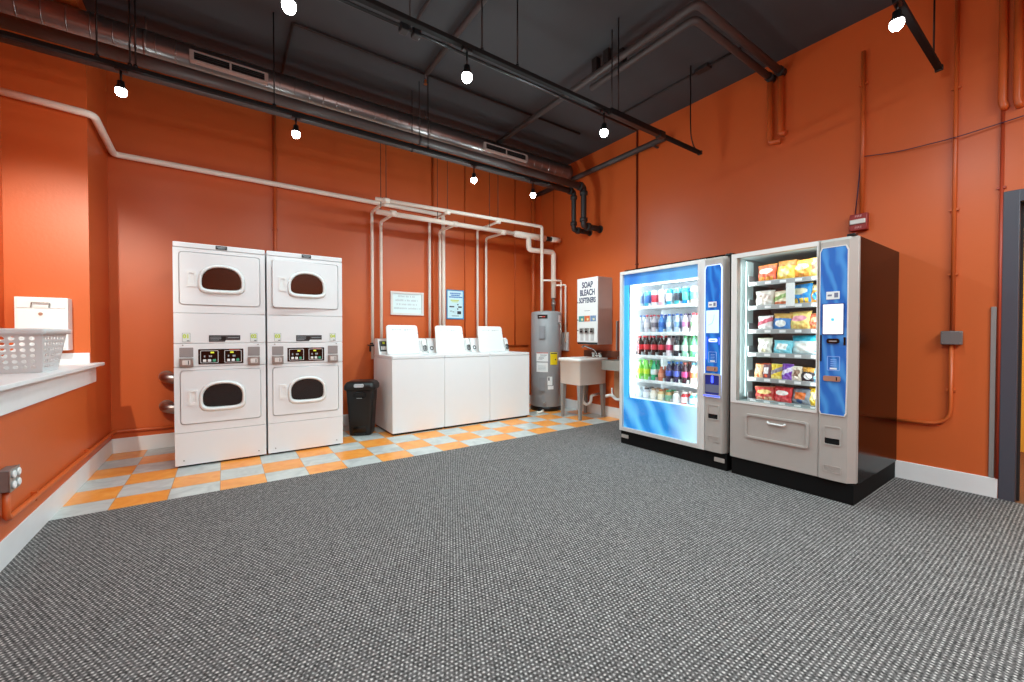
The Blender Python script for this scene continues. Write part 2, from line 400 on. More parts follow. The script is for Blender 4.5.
# baseboards
def bb_prof(p, t, h): return None
b = MB(); b.box(XL, XL+.008, YF, YB, 0, .145, .002); struct(b.build('baseboard_left', WHITET))
b = MB(); b.box(XL+.008, XR-.012, YB-.016, YB, 0, .145, .003); struct(b.build('baseboard_back', WHITET))
b = MB(); b.box(XR-.012, XR, DY1+.068, YB, 0, .145, .003); b.box(XR-.012, XR, YF, DY0-.068, 0, .145, .003); struct(b.build('baseboard_right', WHITET))
# counter / window sill over the knee wall
b = MB()
b.box(NB, -0.845, NY0, NY1, .905, .93, .004); b.box(XL+.001, -0.845, NY1, 4.915, .905, .93, .004)
b.box(XL, XL+.018, NY0-.05, 4.90, .768, .905, .003)
struct(b.build('trim_1', WHITET))
struct(MB().box(NB+.005, XL-.002, NY1-.022, NY1, .93, 1.017, .003).build('trim_2', WHITET))

carpet = MB().box(XL+.008, XR-.012, YF, 3.745, 0.0, 0.006).build('carpet', CARPET)
tag(carpet, 'grey woven wall to wall carpet covering the floor in front of the tiles', 'carpet')
CZ = 0.006

# ================================================================== CEILING SERVICES
# spiral duct
DYC, DZC, DR = 4.66, 3.610, 0.121
duct = thing('spiral_duct', 'round galvanised air duct under the ceiling along the back wall', 'duct', (1.6, DYC, DZC))
prof = []
x = -1.36; xs = []
while x < 4.28:
    xs += [(x, DR), (x + .003, DR), (x + .122, DR), (x + .125, DR), (x + .1255, DR + .003), (x + .1295, DR + .003)]; x += .13
MB().lathe([(r, h) for h, r in xs if h < 4.28] + [(DR, 4.29), (DR*.9, 4.30)], (0, DYC, DZC), 32, 'X').build('duct_tube', DUCTM, duct)
for x in (-0.52, 2.0):
    MB().tube([(x, DYC, H+.01), (x, DYC, DZC + DR - .004)], .004, 8).lathe([(DR+.001, -.012), (DR+.005, -.011), (DR+.005, .011), (DR+.001, .012)], (x, DYC, DZC), 32, 'X').build('hanger', DUCTM, duct)
for gx0, gx1 in ((-0.225, 0.36), (2.73, 3.42)):
    gy = DYC - DR - .016; z0, z1 = 3.535, 3.625
    f = MB().frame(rrect(gx0, gx1, z0, z1, .004, 2), rrect(gx0+.03, gx1-.03, z0+.014, z1-.012, .002, 2), my(gy), 0, .012)
    f.box((gx0+gx1)/2-.008, (gx0+gx1)/2+.008, gy-.011, gy, z0+.01, z1-.01)
    f.box(gx0, gx1, gy, DYC-.06, z0, z0+.006); f.box(gx0, gx1, gy, DYC-.06, z1-.006, z1); f.box(gx0, gx0+.006, gy, DYC-.06, z0, z1); f.box(gx1-.006, gx1, gy, DYC-.06, z0, z1)
    g = f.build('air_grille', mat('pale_grille_metal', srgb(196, 178, 170), .4, .4), duct)
    MB().box(gx0+.02, gx1-.02, gy+.02, gy+.024, z0+.008, z1-.008).build('dark_backing', BLACKPL, g)
    lv = MB()
    for k in range(4):
        zz = z0 + .022 + k*.0165; lv.box(gx0+.028, gx1-.028, gy-.006, gy+.012, zz, zz+.0035)
    lv.build('louvre', BLACKP, g)
# two iron drain pipes that run beside the duct and drop in the corner
def drain(name, label, y, z, zlow, xd, r, m):
    t = thing(name, label, 'pipe', (xd, y, z))
    MB().tube([(-1.36, y, z), (xd - .06, y, z)], r, 16).build('horizontal_run', GREYP, t)
    MB().tube([(xd - .07, y, z), (xd, y, z), (xd, y, zlow), (xd + .06, y, zlow)], r*.86, 14, .05).build('drop_leg', m, t)
    MB().tube([(xd + .05, y, zlow), (XR + .01, y, zlow)], r*.86, 14).build('wall_stub', m, t)
    for fr, fx, fz, ax in ((r*1.25, xd - .07, z, 'X'), (r*1.2, xd, z - .085, 'Z'), (r*1.2, xd, zlow + .085, 'Z'), (r*1.2, xd + .085, zlow, 'X')):
        MB().lathe([(fr, -.024), (fr, .024)], (fx, y, fz), 16, ax).build('pipe_coupling', m, t)
    MB().lathe([(r*1.2, -.012), (r*1.2, 0)], (XR, y, zlow), 16, 'X').build('wall_flange', m, t)
    for x in (1.72,):
        MB().tube([(x, y, H+.01), (x, y, z)], .005, 8).lathe([(r+.001, -.012), (r+.005, -.011), (r+.005, .011), (r+.001, .012)], (x, y, z), 16, 'X').build('pipe_hanger', BLACKP, t)
drain('drain_pipe', 'lower dark grey iron pipe along the back, dropping nearest the corner', 4.383, 3.235, 2.69, 4.160, .040, BLACKP)
drain('drain_pipe', 'dark iron pipe between the duct and the lower pipe, dropping right of its twin', 4.178, 3.24, 2.70, 4.155, .046, BLACKP)

# track rails
MATTEB = mat('matte_black_rail', srgb(16, 15, 15), .7, spec=.25)
def track(label, y, z, x0, x1, rods, endcap):
    t = thing('track_rail', label, 'lighting track', ((x0+x1)/2, y, z))
    MB().frame(rrect(y-.018, y+.018, z-.014, z+.016, .003, 2), rrect(y-.013, y+.013, z-.0125, z+.011, .002, 2), lambda u, v, d: (x0 + d, u, v), 0, x1-x0).build('rail', MATTEB, t)
    for e in endcap:
        MB().box(e-.012, e+.012, y-.022, y+.022, z-.018, z+.02, .004).build('end_cap', BLACKPL, t)
    for xr in rods:
        MB().tube([(xr, y, H+.01), (xr, y, z+.01)], .0055, 8).lathe([(.014, 0), (.014, .02), (.006, .03)], (xr, y, z+.012), 10).build('hanger_rod', BLACKPL, t)
    return t
TRK1 = track('long black lighting track nearest the back wall below the duct', 3.99, 3.065, -1.36, 3.35, (-0.704, -0.535, -0.505, 0.36, 1.738), (3.35,))
TRK2 = track('black lighting track crossing the middle of the ceiling', 2.375, 3.035, -1.36, 4.02, (-0.5, 1.42, 1.71, 2.77), (4.02,))
TRK3 = track('short black lighting track nearest the door at top right', 0.69, 3.10, -0.88, 4.27, (0.2, 2.2, 4.10), (4.27,))
# fat splice box and joint on track 2 (parts of the track)
MB().box(3.32, 3.40, 2.345, 2.405, 3.005, 3.065, .006).build('joint_box', BLACKPL, TRK2)
MB().box(2.66, 3.33, 2.352, 2.398, 3.012, 3.066, .004).build('power_feed', BLACKPL, TRK2)
# hanging cord at the end of the middle track
c = MB().tube([(3.85, 2.377, H), (3.85, 2.377, 3.30), (3.86, 2.377, 3.15), (3.92, 2.377, 3.06), (3.99, 2.377, 3.052)], .006, 8, .06).build('power_cord', BLACKPL, None, (3.85, 2.377, H))
tag(c, 'black power cord dropping from the ceiling to the end of the middle track', 'cord')
# conduit hung beside track 2
cd = thing('ceiling_conduit', 'thin black conduit hung parallel just beyond the middle track', 'pipe', (1.9, 2.5, 3.075))
MB().tube([(-0.88, 2.5, 3.075), (3.16, 2.5, 3.075)], .011, 10).build('conduit_tube', BLACKPL, cd)
for x in (0.97, 2.83):
    MB().tube([(x, 2.5, H+.01), (x, 2.5, 3.07)], .005, 8).build('hanger_rod', BLACKPL, cd)
for x in (0.93, 1.01):
    MB().box(x-.025, x+.025, 2.47, 2.53, 3.045, 3.105, .006).build('junction_fitting', BLACKPL, cd)
# track lamps
LB = ['lamp at the left end of the middle track inside the niche over the counter', 'first track lamp from the left on the back track, near the left pier', 'second lamp from the left on the back track, over the dryers',
      'third lamp from the left on the back track, over the washers', 'rightmost lamp on the back track, toward the corner',
      'leftmost lamp of the middle track, at the top of the ceiling', 'centre lamp of the middle track under the ceiling', 'rightmost lamp of the middle track, before the right wall',
      'lone lamp on the track by the door at top right', 'added unseen lamp on the near track, left of the one by the door', 'added unseen lamp on the near track closest to the left wall']
for (x, y, z), lb in zip(LAMPS, LB):
    tz = {3.99: 3.065, 2.375: 3.035, 0.69: 3.10}[y]
    t = thing('track_lamp', lb, 'lamp', (x, y, tz), 'lit lamps on the ceiling tracks')
    MB().box(x-.035, x+.035, y-.016, y+.016, tz-.034, tz-.012, .004).build('adapter', BLACKPL, t)
    MB().tube([(x, y, tz-.03), (x, y, z+.055)], .007, 8).build('stem', BLACKPL, t)
    MB().lathe([(.012, .06), (.02, .058), (.022, .03), (.034, .012), (.036, .0), (.034, .0), (.030, .010), (.016, .028)], (x, y, z), 18).build('lamp_holder', BLACKPL, t)
    MB().lathe([(.014, .03), (.026, .012), (.033, -.008), (.033, -.022), (.024, -.040), (.010, -.047), (0, -.048)], (x, y, z), 18).build('bulb', BULB, t)
# L shaped grey pipes under the ceiling that enter the right wall
for k, (lab, y, xk, z, r, yend) in enumerate((('outer of two grey ceiling pipes, bending to run toward the back wall', 1.80, 3.0, 3.715, .032, 4.62),
                                     ('inner of two grey ceiling pipes, ending in a short drop', 1.89, 3.11, 3.70, .030, 3.02))):
    t = thing('ceiling_pipe', lab, 'pipe', (xk, y, z))
    zz = z
    MB().tube([(XR+.01, y, zz), (xk, y, zz), (xk, yend, zz)], r, 14, .06).build('bent_pipe', GREYP, t)
    MB().lathe([(r*1.3, -.1), (r*1.3, -.02)], (XR, y, zz), 14, 'X').build('end_fitting', BLACKP, t)
    for yy in ((2.7, 2.85) if k == 0 else (2.62,)):
        MB().box(xk-.03, xk+.03, yy-.03, yy+.03, zz+r*.6, H+.01).build('pipe_hanger', BLACKP, t)
t = MB().tube([(4.40, 3.05, 3.555), (4.40, YB, 3.555)], .036, 14).box(4.385, XR, 3.2, 3.22, 3.51, 3.53).box(4.385, XR, 5.0, 5.02, 3.51, 3.53).build('wall_pipe', GREYP, None, (4.40, 4.2, 3.555))
tag(t, 'dark grey pipe fixed high along the right wall into the corner', 'pipe')
t = MB().tube([(1.70, 1.2, 3.812), (1.70, 3.92, 3.812)], .026, 12).tube([(1.70, 3.92, 3.812), (1.70, 3.96, 3.812), (1.70, 3.96, 3.76)], .014, 8).box(1.66, 1.74, 2.2, 2.22, 3.80, H).box(1.66, 1.74, 3.4, 3.42, 3.80, H).build('sprinkler_pipe', GREYP, None, (1.70, 2.5, 3.812))
tag(t, 'grey sprinkler branch pipe under the ceiling above the middle track', 'pipe')
MB().lathe([(.012, 0), (.014, -.02), (.006, -.028), (.02, -.045), (.02, -.048)], (1.70, 3.96, 3.762), 12).build('sprinkler_head', BRASS, t)
t = MB().tube([(1.36, 1.2, 3.835), (1.36, 3.33, 3.835)], .012, 8).box(1.345, 1.375, 2.9, 2.92, 3.83, H).build('ceiling_conduit', GREYP, None, (1.36, 2.2, 3.835))
tag(t, 'thin grey conduit on the ceiling left of the sprinkler branch', 'pipe')
t = MB().tube([(0.505, 5.0, 3.84), (0.505, 4.0, 3.84), (3.90, 4.0, 3.84)], .013, 8, .03).build('ceiling_conduit', BLACKP, None, (2, 4.0, 3.84))
tag(t, 'thin black conduit on the ceiling between the back track and duct', 'pipe')
t = MB().tube([(3.97, 3.35, 3.843), (3.97, 1.95, 3.843)], .010, 8).box(3.93, 4.01, 2.25, 2.39, 3.825, H, .004).build('ceiling_conduit', BLACKP, None, (3.72, 2.5, 3.843))
tag(t, 'thin black conduit on the ceiling running parallel to the right wall', 'pipe')
# housings for the added fill panels behind the photographer
for i, (x, y) in enumerate(FILL_PANELS):
    t = thing('added_fill_panel', ('left' if i == 0 else 'right') + ' added unseen fill panel hanging behind the photographer', 'lamp', (x, y, 3.40))
    MB().box(x-.6, x+.6, y-.3, y+.3, 3.37, 3.42, .005).build('housing', WHITET, t)
    MB().box(x-.58, x+.58, y-.28, y+.28, 3.362, 3.371).build('diffuser', FILLGLOW, t)
    for dx in (-.4, .4): MB().tube([(x+dx, y, H+.01), (x+dx, y, 3.415)], .004, 8).build('hanger_rod', BLACKPL, t)

# ================================================================== WALL PIPES
def pipe(name, label, path, r, m, cat='pipe', fil=0.0, n=12, clips=()):
    f_ = lambda p: ((p[0] + .012) if 4.40 < p[0] < 4.4795 else (XR if p[0] == XR else p[0]),) + tuple(p[1:])
    path = [f_(p) for p in path]; clips = [(f_(p), ax) for p, ax in clips]
    t = MB().tube(path, r, n, fil).build(name, m, None, path[len(path)//2])
    tag(t, label, cat)
    for (p, ax) in clips:
        c = MB()
        q = r + .012
        if ax == 'back': c.box(p[0]-q, p[0]+q, p[1]-.004, YB, p[2]-.008, p[2]+.008)
        if ax == 'right': c.box(p[0]-.004, XR, p[1]-q, p[1]+q, p[2]-.008, p[2]+.008)
        if ax == 'left': c.box(XL, p[0]+.004, p[1]-.008, p[1]+.008, p[2]-q, p[2]+q)
        c.build('pipe_clip', m, t)
    return t
# cream drain pipe: niche jamb - diagonal - back wall - down behind the washers
pipe('drain_pipe', 'cream pipe running round the left pier and along the back wall', [(-1.385, 4.772, 3.005), (-0.865, 4.772, 2.975), (-0.862, 5.49, 2.915), (2.623, 5.49, 2.905), (2.623, 5.49, 0.6)], .029, PVC, fil=.05,
     clips=(((0.0, 5.49, 2.915), 'back'), ((2.0, 5.49, 2.91), 'back')))
# supply bars
SUP, SDN = 4.895, 4.985
ub = thing('supply_pipe', 'upper cream supply pipe rack with branches down to the washers and heater', 'pipe', (2.6, SUP, 2.76))
MB().tube([(1.47, SUP, 2.765), (3.985, SUP, 2.815), (3.985, SUP, 1.52)], .024, 12, .03).build('main_pipe', PVC, ub)
for x in (1.595, 2.40, 3.185):
    MB().tube([(x, SUP, 2.765), (x, 5.47, 2.77), (x, 5.47, 0.85)], .019, 10, .035).build('branch_pipe', PVC, ub)
    MB().lathe([(.031, -.035), (.031, .035)], (x, SUP, 2.768), 12, 'X').build('tee_fitting', PVC, ub)
    MB().tube([(x, SUP, 2.77), (x, SUP, H+.01)], .004, 6).build('hanger_rod', BLACKP, ub)
MB().tube([(3.985, SUP, 2.0), (4.44, 4.968, 2.035), (4.44, 4.968, 1.05)], .015, 10, .03).build('relief_pipe', PVC, ub)
lb = thing('supply_pipe', 'lower thicker cream supply pipe rack ending in a black capped tee', 'pipe', (2.6, SDN, 2.64))
MB().tube([(1.505, SDN, 2.645), (3.56, SDN, 2.665)], .031, 12).build('main_pipe', PVC, lb)
MB().lathe([(.036, -.04), (.036, .04)], (3.56, SDN, 2.665), 14, 'X').build('coupling', mat('white_fitting', srgb(244, 236, 230), .4), lb)
MB().tube([(3.55, SDN, 2.665), (4.12, SDN, 2.672)], .046, 16).build('wide_sleeve', PVC, lb)
MB().tube([(4.12, SDN, 2.672), (4.25, SDN, 2.676)], .036, 14).build('black_joint', BLACKPL, lb)
MB().tube([(4.24, SDN, 2.676), (4.42, SDN, 2.68)], .042, 14).build('end_cap', PVC, lb)
MB().tube([(3.80, SDN, 2.66), (3.80, SDN, 2.46), (4.295, SDN, 2.475), (4.295, SDN, 1.75)], .040, 14, .06).build('drop_pipe', PVC, lb)
MB().tube([(4.295, SDN, 1.76), (4.295, SDN, 1.52)], .026, 12).lathe([(.036, .10), (.036, .18)], (4.295, SDN, 1.52), 12).build('heater_valve', STEEL, lb)
for x in (1.709, 2.555, 3.334):
    MB().tube([(x, SDN, 2.645), (x, 5.46, 2.66), (x, 5.46, 0.85)], .019, 10, .05).build('branch_pipe', PVC, lb)
    MB().lathe([(.038, -.035), (.038, .035)], (x, SDN, 2.655), 12, 'X').build('tee_fitting', PVC, lb)
for x in (1.56, 2.3, 3.1):
    MB().tube([(x, SDN, 2.65), (x, SDN, H+.01)], .004, 6).build('hanger_rod', BLACKP, lb)
MB().tube([(4.295, SDN, 1.95), (4.44, 4.86, 1.96), (4.44, 4.86, 1.05)], .015, 10, .03).build('relief_pipe', PVC, lb)
# painted conduits on the back wall
pipe('painted_conduit', 'orange painted conduit rising behind the gap between the dryers', [(0.495, 5.515, 0.3), (0.495, 5.515, H)], .018, PAINTP, clips=(((0.495, 5.515, 2.86), 'back'), ((0.495, 5.515, 2.4), 'back')))
pipe('painted_conduit', 'orange painted conduit above the first washer, left of a thin pair', [(2.475, 5.525, 1.0), (2.475, 5.525, H)], .013, PAINTP)
pipe('painted_conduit', 'orange conduit just right of the blue framed poster', [(3.0, 5.527, 1.0), (3.0, 5.527, H)], .009, PAINTP)
pipe('painted_conduit', 'thin orange conduit above the third washer', [(3.93, 5.525, 1.0), (3.93, 5.525, H)], .012, PAINTP)
pipe('painted_riser', 'wide orange painted riser behind the water heater', [(4.27, 5.475, 0), (4.27, 5.475, H)], .038, PAINTP)
pipe('painted_conduit', 'orange horizontal conduit on the back wall behind the washer consoles', [(1.62, 5.525, 1.005), (4.2, 5.525, 0.99)], .011, PAINTP)
t = MB().tube([(1.60, 5.40, 1.03), (1.545, 5.40, 1.03), (1.545, 5.40, .95)], .012, 8, .02).lathe([(.022, -.01), (.022, .01)], (1.56, 5.40, 1.055), 10).tube([(1.56, 5.40, 1.03), (1.56, 5.535, 1.03)], .01, 8).build('water_valve', BLACKPL, None, (1.56, 5.40, 1.03))
tag(t, 'black water valve on the wall at the left end of the washers', 'valve')
# painted conduit along left and back walls above the baseboard
pipe('painted_conduit', 'orange conduit running above the left baseboard round to the back wall', [(-0.893, 3.10, 0.40), (-0.893, 3.10, 0.245), (-0.893, 5.522, 0.215), (0.2, 5.522, 0.205)], .015, PAINTP, fil=.045,
     clips=(((-0.893, 3.5, 0.24), 'left'), ((-0.893, 4.6, 0.228), 'left')))
# right wall
pipe('painted_conduit', 'thin orange conduit in the far corner of the right wall', [(4.470, 5.2, 0.2), (4.470, 5.2, H)], .006, PAINTP)
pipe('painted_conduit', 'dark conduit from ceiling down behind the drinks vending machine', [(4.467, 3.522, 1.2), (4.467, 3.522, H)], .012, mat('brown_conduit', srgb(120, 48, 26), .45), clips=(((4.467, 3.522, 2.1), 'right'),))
t = pipe('painted_riser', 'left of two orange painted drops below the grey ceiling pipes, ending in an elbow', [(4.445, 1.90, 3.73), (4.445, 1.90, 3.075), (4.445, 1.80, 3.055)], .026, PAINTP, fil=.03)
t = pipe('painted_riser', 'right of two orange painted drops below the grey ceiling pipes', [(4.447, 1.805, 3.74), (4.447, 1.805, 3.13), (4.447, 1.76, 3.115)], .026, PAINTP, fil=.02)
pipe('painted_conduit', 'orange conduit dropping to the red fire alarm on the right wall', [(4.462, 1.176, 3.575), (4.462, 1.176, 2.19)], .015, PAINTP, clips=(((4.462, 1.176, 3.3), 'right'),))
MB_ = pipe('painted_conduit', 'tall orange conduit down to the grey junction box on the right wall', [(4.460, 0.632, H), (4.460, 0.632, 1.18)], .0125, PAINTP, clips=(((4.460, 0.632, 3.0), 'right'), ((4.460, 0.632, 2.1), 'right'), ((4.460, 0.632, 1.62), 'right')))
pipe('painted_conduit', 'orange conduit curving from the junction box to behind the snack machine', [(4.457, 0.634, 1.10), (4.457, 0.634, 0.49), (4.457, 0.93, 0.475)], .0125, PAINTP, fil=.12, clips=(((4.457, 0.634, .75), 'right'),))
pipe('painted_conduit', 'thin orange conduit beside the dark door frame', [(4.469, 0.405, 2.75), (4.469, 0.405, 0.147)], .009, mat('shadow_red_conduit', srgb(170, 62, 34), .45), clips=(((4.469, .405, 2.2), 'right'),))  # shadow on the orange conduit is put into this darker, redder colour
pipe('painted_riser', 'left of the fat orange risers above the door, ending in an elbow', [(4.452, 0.408, H), (4.452, 0.408, 2.79), (4.452, 0.398, 2.755), (XR, 0.398, 2.755)], .0215, PAINTP, fil=.03)
pipe('painted_riser', 'right of the fat orange risers above the door', [(4.452, 0.340, H), (4.452, 0.340, 2.775), (4.452, 0.332, 2.74), (XR, 0.332, 2.74)], .0205, PAINTP, fil=.03)
t = MB().box(4.480, XR, 0.418, 0.444, 0.147, 1.365, .002).build('metal_strip', STRIPM, None, (4.47, .426, .8)); tag(t, 'flat grey metal corner strip on the wall beside the door frame', 'metal strip')
pipe('wire', 'thin dark wire swagged along the right wall above the door', [(4.45, 1.16, 2.68), (4.462, 0.95, 2.645), (4.43, 0.632, 2.625), (4.45, 0.43, 2.645), (4.45, 0.25, 2.66), (4.47, -0.4, 2.69)], .0035, PURPLE, 'wire', .08, 6)
pipe('wire', 'purple wire hanging down to the fire alarm', [(4.468, 1.19, 2.66), (4.460, 1.196, 2.5), (4.470, 1.222, 2.21)], .004, PURPLE, 'wire', .08, 6)
# junction box
t = thing('junction_box', 'grey metal junction box between two conduits on the right wall', 'junction box', (XR, 0.632, 1.143))
MB().box(4.443, XR, 0.578, 0.684, 1.098, 1.190, .004).build('box_body', JBOX, t)
MB().box(4.437, 4.444, 0.574, 0.688, 1.094, 1.194, .003).build('cover_plate', JBOX, t)
for yy in (.586, .676):
    for zz in (1.104, 1.184): MB().lathe([(.004, -.003), (.004, 0)], (4.437, yy, zz), 8, 'X').build('screw', STEEL, t)
# fire alarm
t = thing('fire_alarm', 'small dark red fire alarm strobe high on the right wall', 'fire alarm', (XR, 1.19, 2.13))
MB().box(4.438, XR, 1.130, 1.250, 2.058, 2.200, .006).build('housing', REDFIRE, t)
MB().box(4.426, 4.439, 1.140, 1.247, 2.112, 2.152, .006).build('strobe_lens', mat('clear_lens', srgb(225, 220, 215), .15), t)
MB().text('FIRE', .026, (4.4372, 1.19, 2.178), (0, -1, 0), (0, 0, 1)).text('FIRE', .026, (4.4372, 1.19, 2.082), (0, -1, 0), (0, 0, 1)).build('lettering', mat('pale_letters', srgb(225, 170, 170), .5), t)
# outlet on left wall
t = thing('wall_outlet', 'grey boxed double power outlet low on the left wall', 'outlet', (XL, 3.115, .445))
MB().box(XL, XL+.045, 3.055, 3.172, .393, .500, .004).build('outlet_box', JBOX, t)
MB().box(XL+.044, XL+.049, 3.052, 3.175, .390, .503, .002).build('cover_plate', STEEL, t)
for yy in (3.085, 3.142):
  for zz in (.421, .473):
    MB().lathe([(.019, 0), (.019, .007), (.016, .009)], (XL+.049, yy, zz), 18, 'X').box(XL+.057, XL+.0585, yy-.007, yy-.005, zz-.004, zz+.006).box(XL+.057, XL+.0585, yy+.005, yy+.007, zz-.004, zz+.006).build('socket', WHITEP, t)
# dryer vents
for zz, lab in ((0.735, 'upper silver vent elbow on the back wall left of the dryers'), (0.43, 'lower silver vent elbow on the back wall left of the dryers')):
    t = thing('vent_elbow', lab, 'vent pipe', (-.495, 5.45, zz))
    b = MB(); y0 = 5.40
    P = [Vector((-.495, 5.542, zz)), Vector((-.495, 5.40, zz)), Vector((-.31, 5.40, zz - .04)), Vector((0.0, 5.43, zz - .05))]
    b.tube(P, .052, 18, .08, 6); b.build('elbow_pipe', ALU, t)
    MB().lathe([(.062, -.006), (.062, 0)], (-.495, YB, zz), 20, 'Y').build('wall_flange', ALU, t)
    MB().lathe([(.057, -.02), (.057, .02)], (-.36, 5.405, zz - .03), 18, 'X').build('clamp_band', STEEL, t)

# ================================================================== STACKED DRYERS
def make_dryer(xc, label, nums):
    yf = 4.586; zb = 0.0
    t = thing('stacked_dryer', label, 'dryer', (xc, yf + .36, 0), 'white stacked dryers')
    w = .3415; F = my(yf)
    body = MB().box(xc-w+.006, xc+w-.006, yf+.022, 5.31, .03, 1.968)
    body.box(xc-w, xc+w, yf+.03, 5.31, .03, 1.975, .006)
    body.box(xc-w, xc+w, yf, yf+.03, 1.931, 1.976, .006)
    for z0, z1, hole in ((1.360, 1.927, (1.428, 1.896)), (.308, .881, (.376, .853))):
        body.frame(rrect(xc-w, xc+w, z0, z1, .004, 2) if False else [(xc+w, z1), (xc+w, z1), (xc+w, z1)] + [(xc+w, z1)]*3 + [(xc-w, z1)]*6 + [(xc-w, z0)]*6 + [(xc+w, z0)]*6,
                   rrect(xc-.303, xc+.303, hole[0], hole[1], .028, 5), F, -.025, 0)
    body.box(xc-w, xc+w, yf, yf+.03, 1.092, 1.356, .003); body.box(xc-w, xc+w, yf, yf+.03, .885, 1.088, .003)
    body.box(xc-w, xc+w, yf, yf+.03, .018, .304, .003)
    bmesh.ops.remove_doubles(body.bm, verts=body.bm.verts[:], dist=1e-5)
    body.build('cabinet', WHITEA, t)
    MB().box(xc-w+.02, xc+w-.02, yf+.03, 5.28, 0.0, .035).build('base_plinth', BLACKPL, t)
    sc = MB()
    for xx in (-.28, .28): sc.lathe([(.006, -.004), (.006, 0)], (xc+xx, yf, .062), 8, 'Y').lathe([(.006, -.004), (.006, 0)], (xc+xx, yf, 1.075), 8, 'Y')
    sc.build('screw', STEEL, t)
    for nm, z0, z1, gz, gt, gb in (('upper_door', 1.432, 1.892, 1.640, .131, .066), ('lower_door', .380, .849, .605, .116, .087)):
        d = MB().dome(rrect(xc-.299, xc+.299, z0, z1, .026, 5), F, -.02, .006, .006).build(nm, WHITEA, t)
        gc = xc + .004
        MB().ring3(dshape(gc, gz, .178, gt+.03, gb+.045), dshape(gc, gz, .160, gt+.014, gb+.022), dshape(gc, gz, .143, gt-.002, gb-.002), F, .005, .024).build('window_bezel', WHITEP, d)
        g = MB().ext(dshape(gc, gz, .146, gt, gb), F, .006, .0095).build('door_window', DARKGL if nm == 'upper_door' else mat('dark_grey_door_glass', srgb(36, 26, 24), .12, coat=.4), d)
        hx = xc - .213; hz = gz + (.02 if nm == 'upper_door' else .005)
        h = MB().frame(rrect(hx-.033, hx+.033, hz-.068, hz+.068, .008, 3), rrect(hx-.018, hx+.02, hz-.045, hz+.050, .006, 3), F, .005, .013)
        h.build('door_handle', WHITEP, d)
        MB().loft([[F(hx-.018, hz-.045, .0055), F(hx+.02, hz-.045, .0055), F(hx+.02, hz+.05, .0055), F(hx-.004, hz+.05, .0055)], [F(hx-.018, hz-.045, .007), F(hx+.012, hz-.045, .007), F(hx+.004, hz+.05, .007), F(hx-.004, hz+.05, .007)]], smooth=False).build('grip_recess', WHITEP, d)
    # controls
    p = MB().ext(rrect(xc-.172, xc+.163, .903, 1.038, .004, 2), F, 0, .004).build('control_panel', BLACKGL, t)
    for s_, mdisp in ((-1, LED), (1, LED)):
        cx_ = xc - .0045 + s_*.088
        MB().frame(rrect(cx_-.066, cx_+.066, .913, 1.026, .008, 3), rrect(cx_-.061, cx_+.061, .918, 1.021, .006, 3), F, .0035, .0055).build('display_border', mat('pale_outline', srgb(200, 200, 200), .5), p)
        MB().ext(rrect(cx_-.002+(-.02 if s_ > 0 else .01), cx_+.034+(-.03 if s_ > 0 else .0), 1.000, 1.015, .002, 2), F, .0035, .0052).build('lit_digits', mdisp, p)
        if s_ > 0: MB().ext(rrect(cx_-.03, cx_+.05, 1.022, 1.034, .002, 2), F, .0035, .005).build('red_indicator', LEDR, p)
        q = MB()
        q.text('A', .02, F(cx_-.035, .985, .0045), (1, 0, 0), (0, 0, 1)) if False else None
        for k, u in enumerate((-.036, .0, .012)): q.ext(rrect(cx_+u-.004, cx_+u+.006, .966, .982, .001, 2), F, .0035, .0048)
        q.build('panel_print', INKG, p)
        for k, u in enumerate((-.035, 0, .035)):
            MB().dome(rrect(cx_+u-.012, cx_+u+.012, .924, .947, .003, 2), F, .003, .009, .003).build('button', GREENB if k == 2 else WHITEP, p)
    for s_ in (-1, 1):
        cx_ = xc - .0045 + s_*.2505
        MB().ext(rrect(cx_-.048, cx_+.048, .970, 1.054, .004, 2), F, 0, .003).build('grey_plate', GREYPL, t)
        cb = MB().box(cx_-.048, cx_+.048, yf-.022, yf+.002, .884, .962, .004).build('coin_box', STEEL, t)
        MB().ext(rrect(cx_-.028, cx_+.028, .902, .944, .004, 2), my(yf-.022), 0, .008).ext(rrect(cx_-.004, cx_+.004, .906, .94, .001, 2), my(yf-.03), 0, .006).build('coin_slide', PEWL, cb)
        MB().box(cx_+.012, cx_+.018, yf-.0315, yf-.029, .906, .94).build('dark_slot', BLACKPL, cb)
        tg = MB().ext(rrect(cx_-.029, cx_+.029, 1.103, 1.183, .002, 2), F, 0, .0018).build('number_tag', mat('grey_tag_edge', srgb(168, 174, 172), .5), t)
        MB().ext(rrect(cx_-.0255, cx_+.0255, 1.107, 1.180, .002, 2), F, .0015, .0021).build('tag_face', mat('pale_tag_face', srgb(226, 230, 226), .5), tg)
        MB().text(nums[0 if s_ < 0 else 1], .046, F(cx_, 1.152, .0028), (1, 0, 0), (0, 0, 1), bold=.002).build('number', LIME, tg)
        MB().box(cx_+.004, cx_+.022, yf-.0027, yf-.0018, 1.110, 1.117).build('small_print', INK, tg)
    st = MB().ext([(xc-.095, 1.163), (xc-.095, 1.104), (xc+.022, 1.104), (xc+.03, 1.118), (xc+.140, 1.118), (xc+.140, 1.163)], F, 0, .002).build('instruction_strip', mat('charcoal_print', srgb(62, 58, 60), .45), t)
    q = MB()
    for k in range(3): q.box(xc-.088, xc-.02+.02*k, yf-.0028, yf-.0018, 1.118+k*.013, 1.121+k*.013)
    q.box(xc+.045, xc+.13, yf-.0028, yf-.0018, 1.138, 1.142); q.build('strip_print', INKG, st)
    MB().box(xc-.005, xc+.03, yf-.003, yf-.0018, 1.118, 1.150).build('strip_emblem', BLACKPL, st)
    bd = MB().ext(rrect(xc-.04, xc+.046, 1.938, 1.971, .003, 2), F, 0, .003).build('name_badge', mat('charcoal_badge', srgb(48, 46, 46), .4), t)
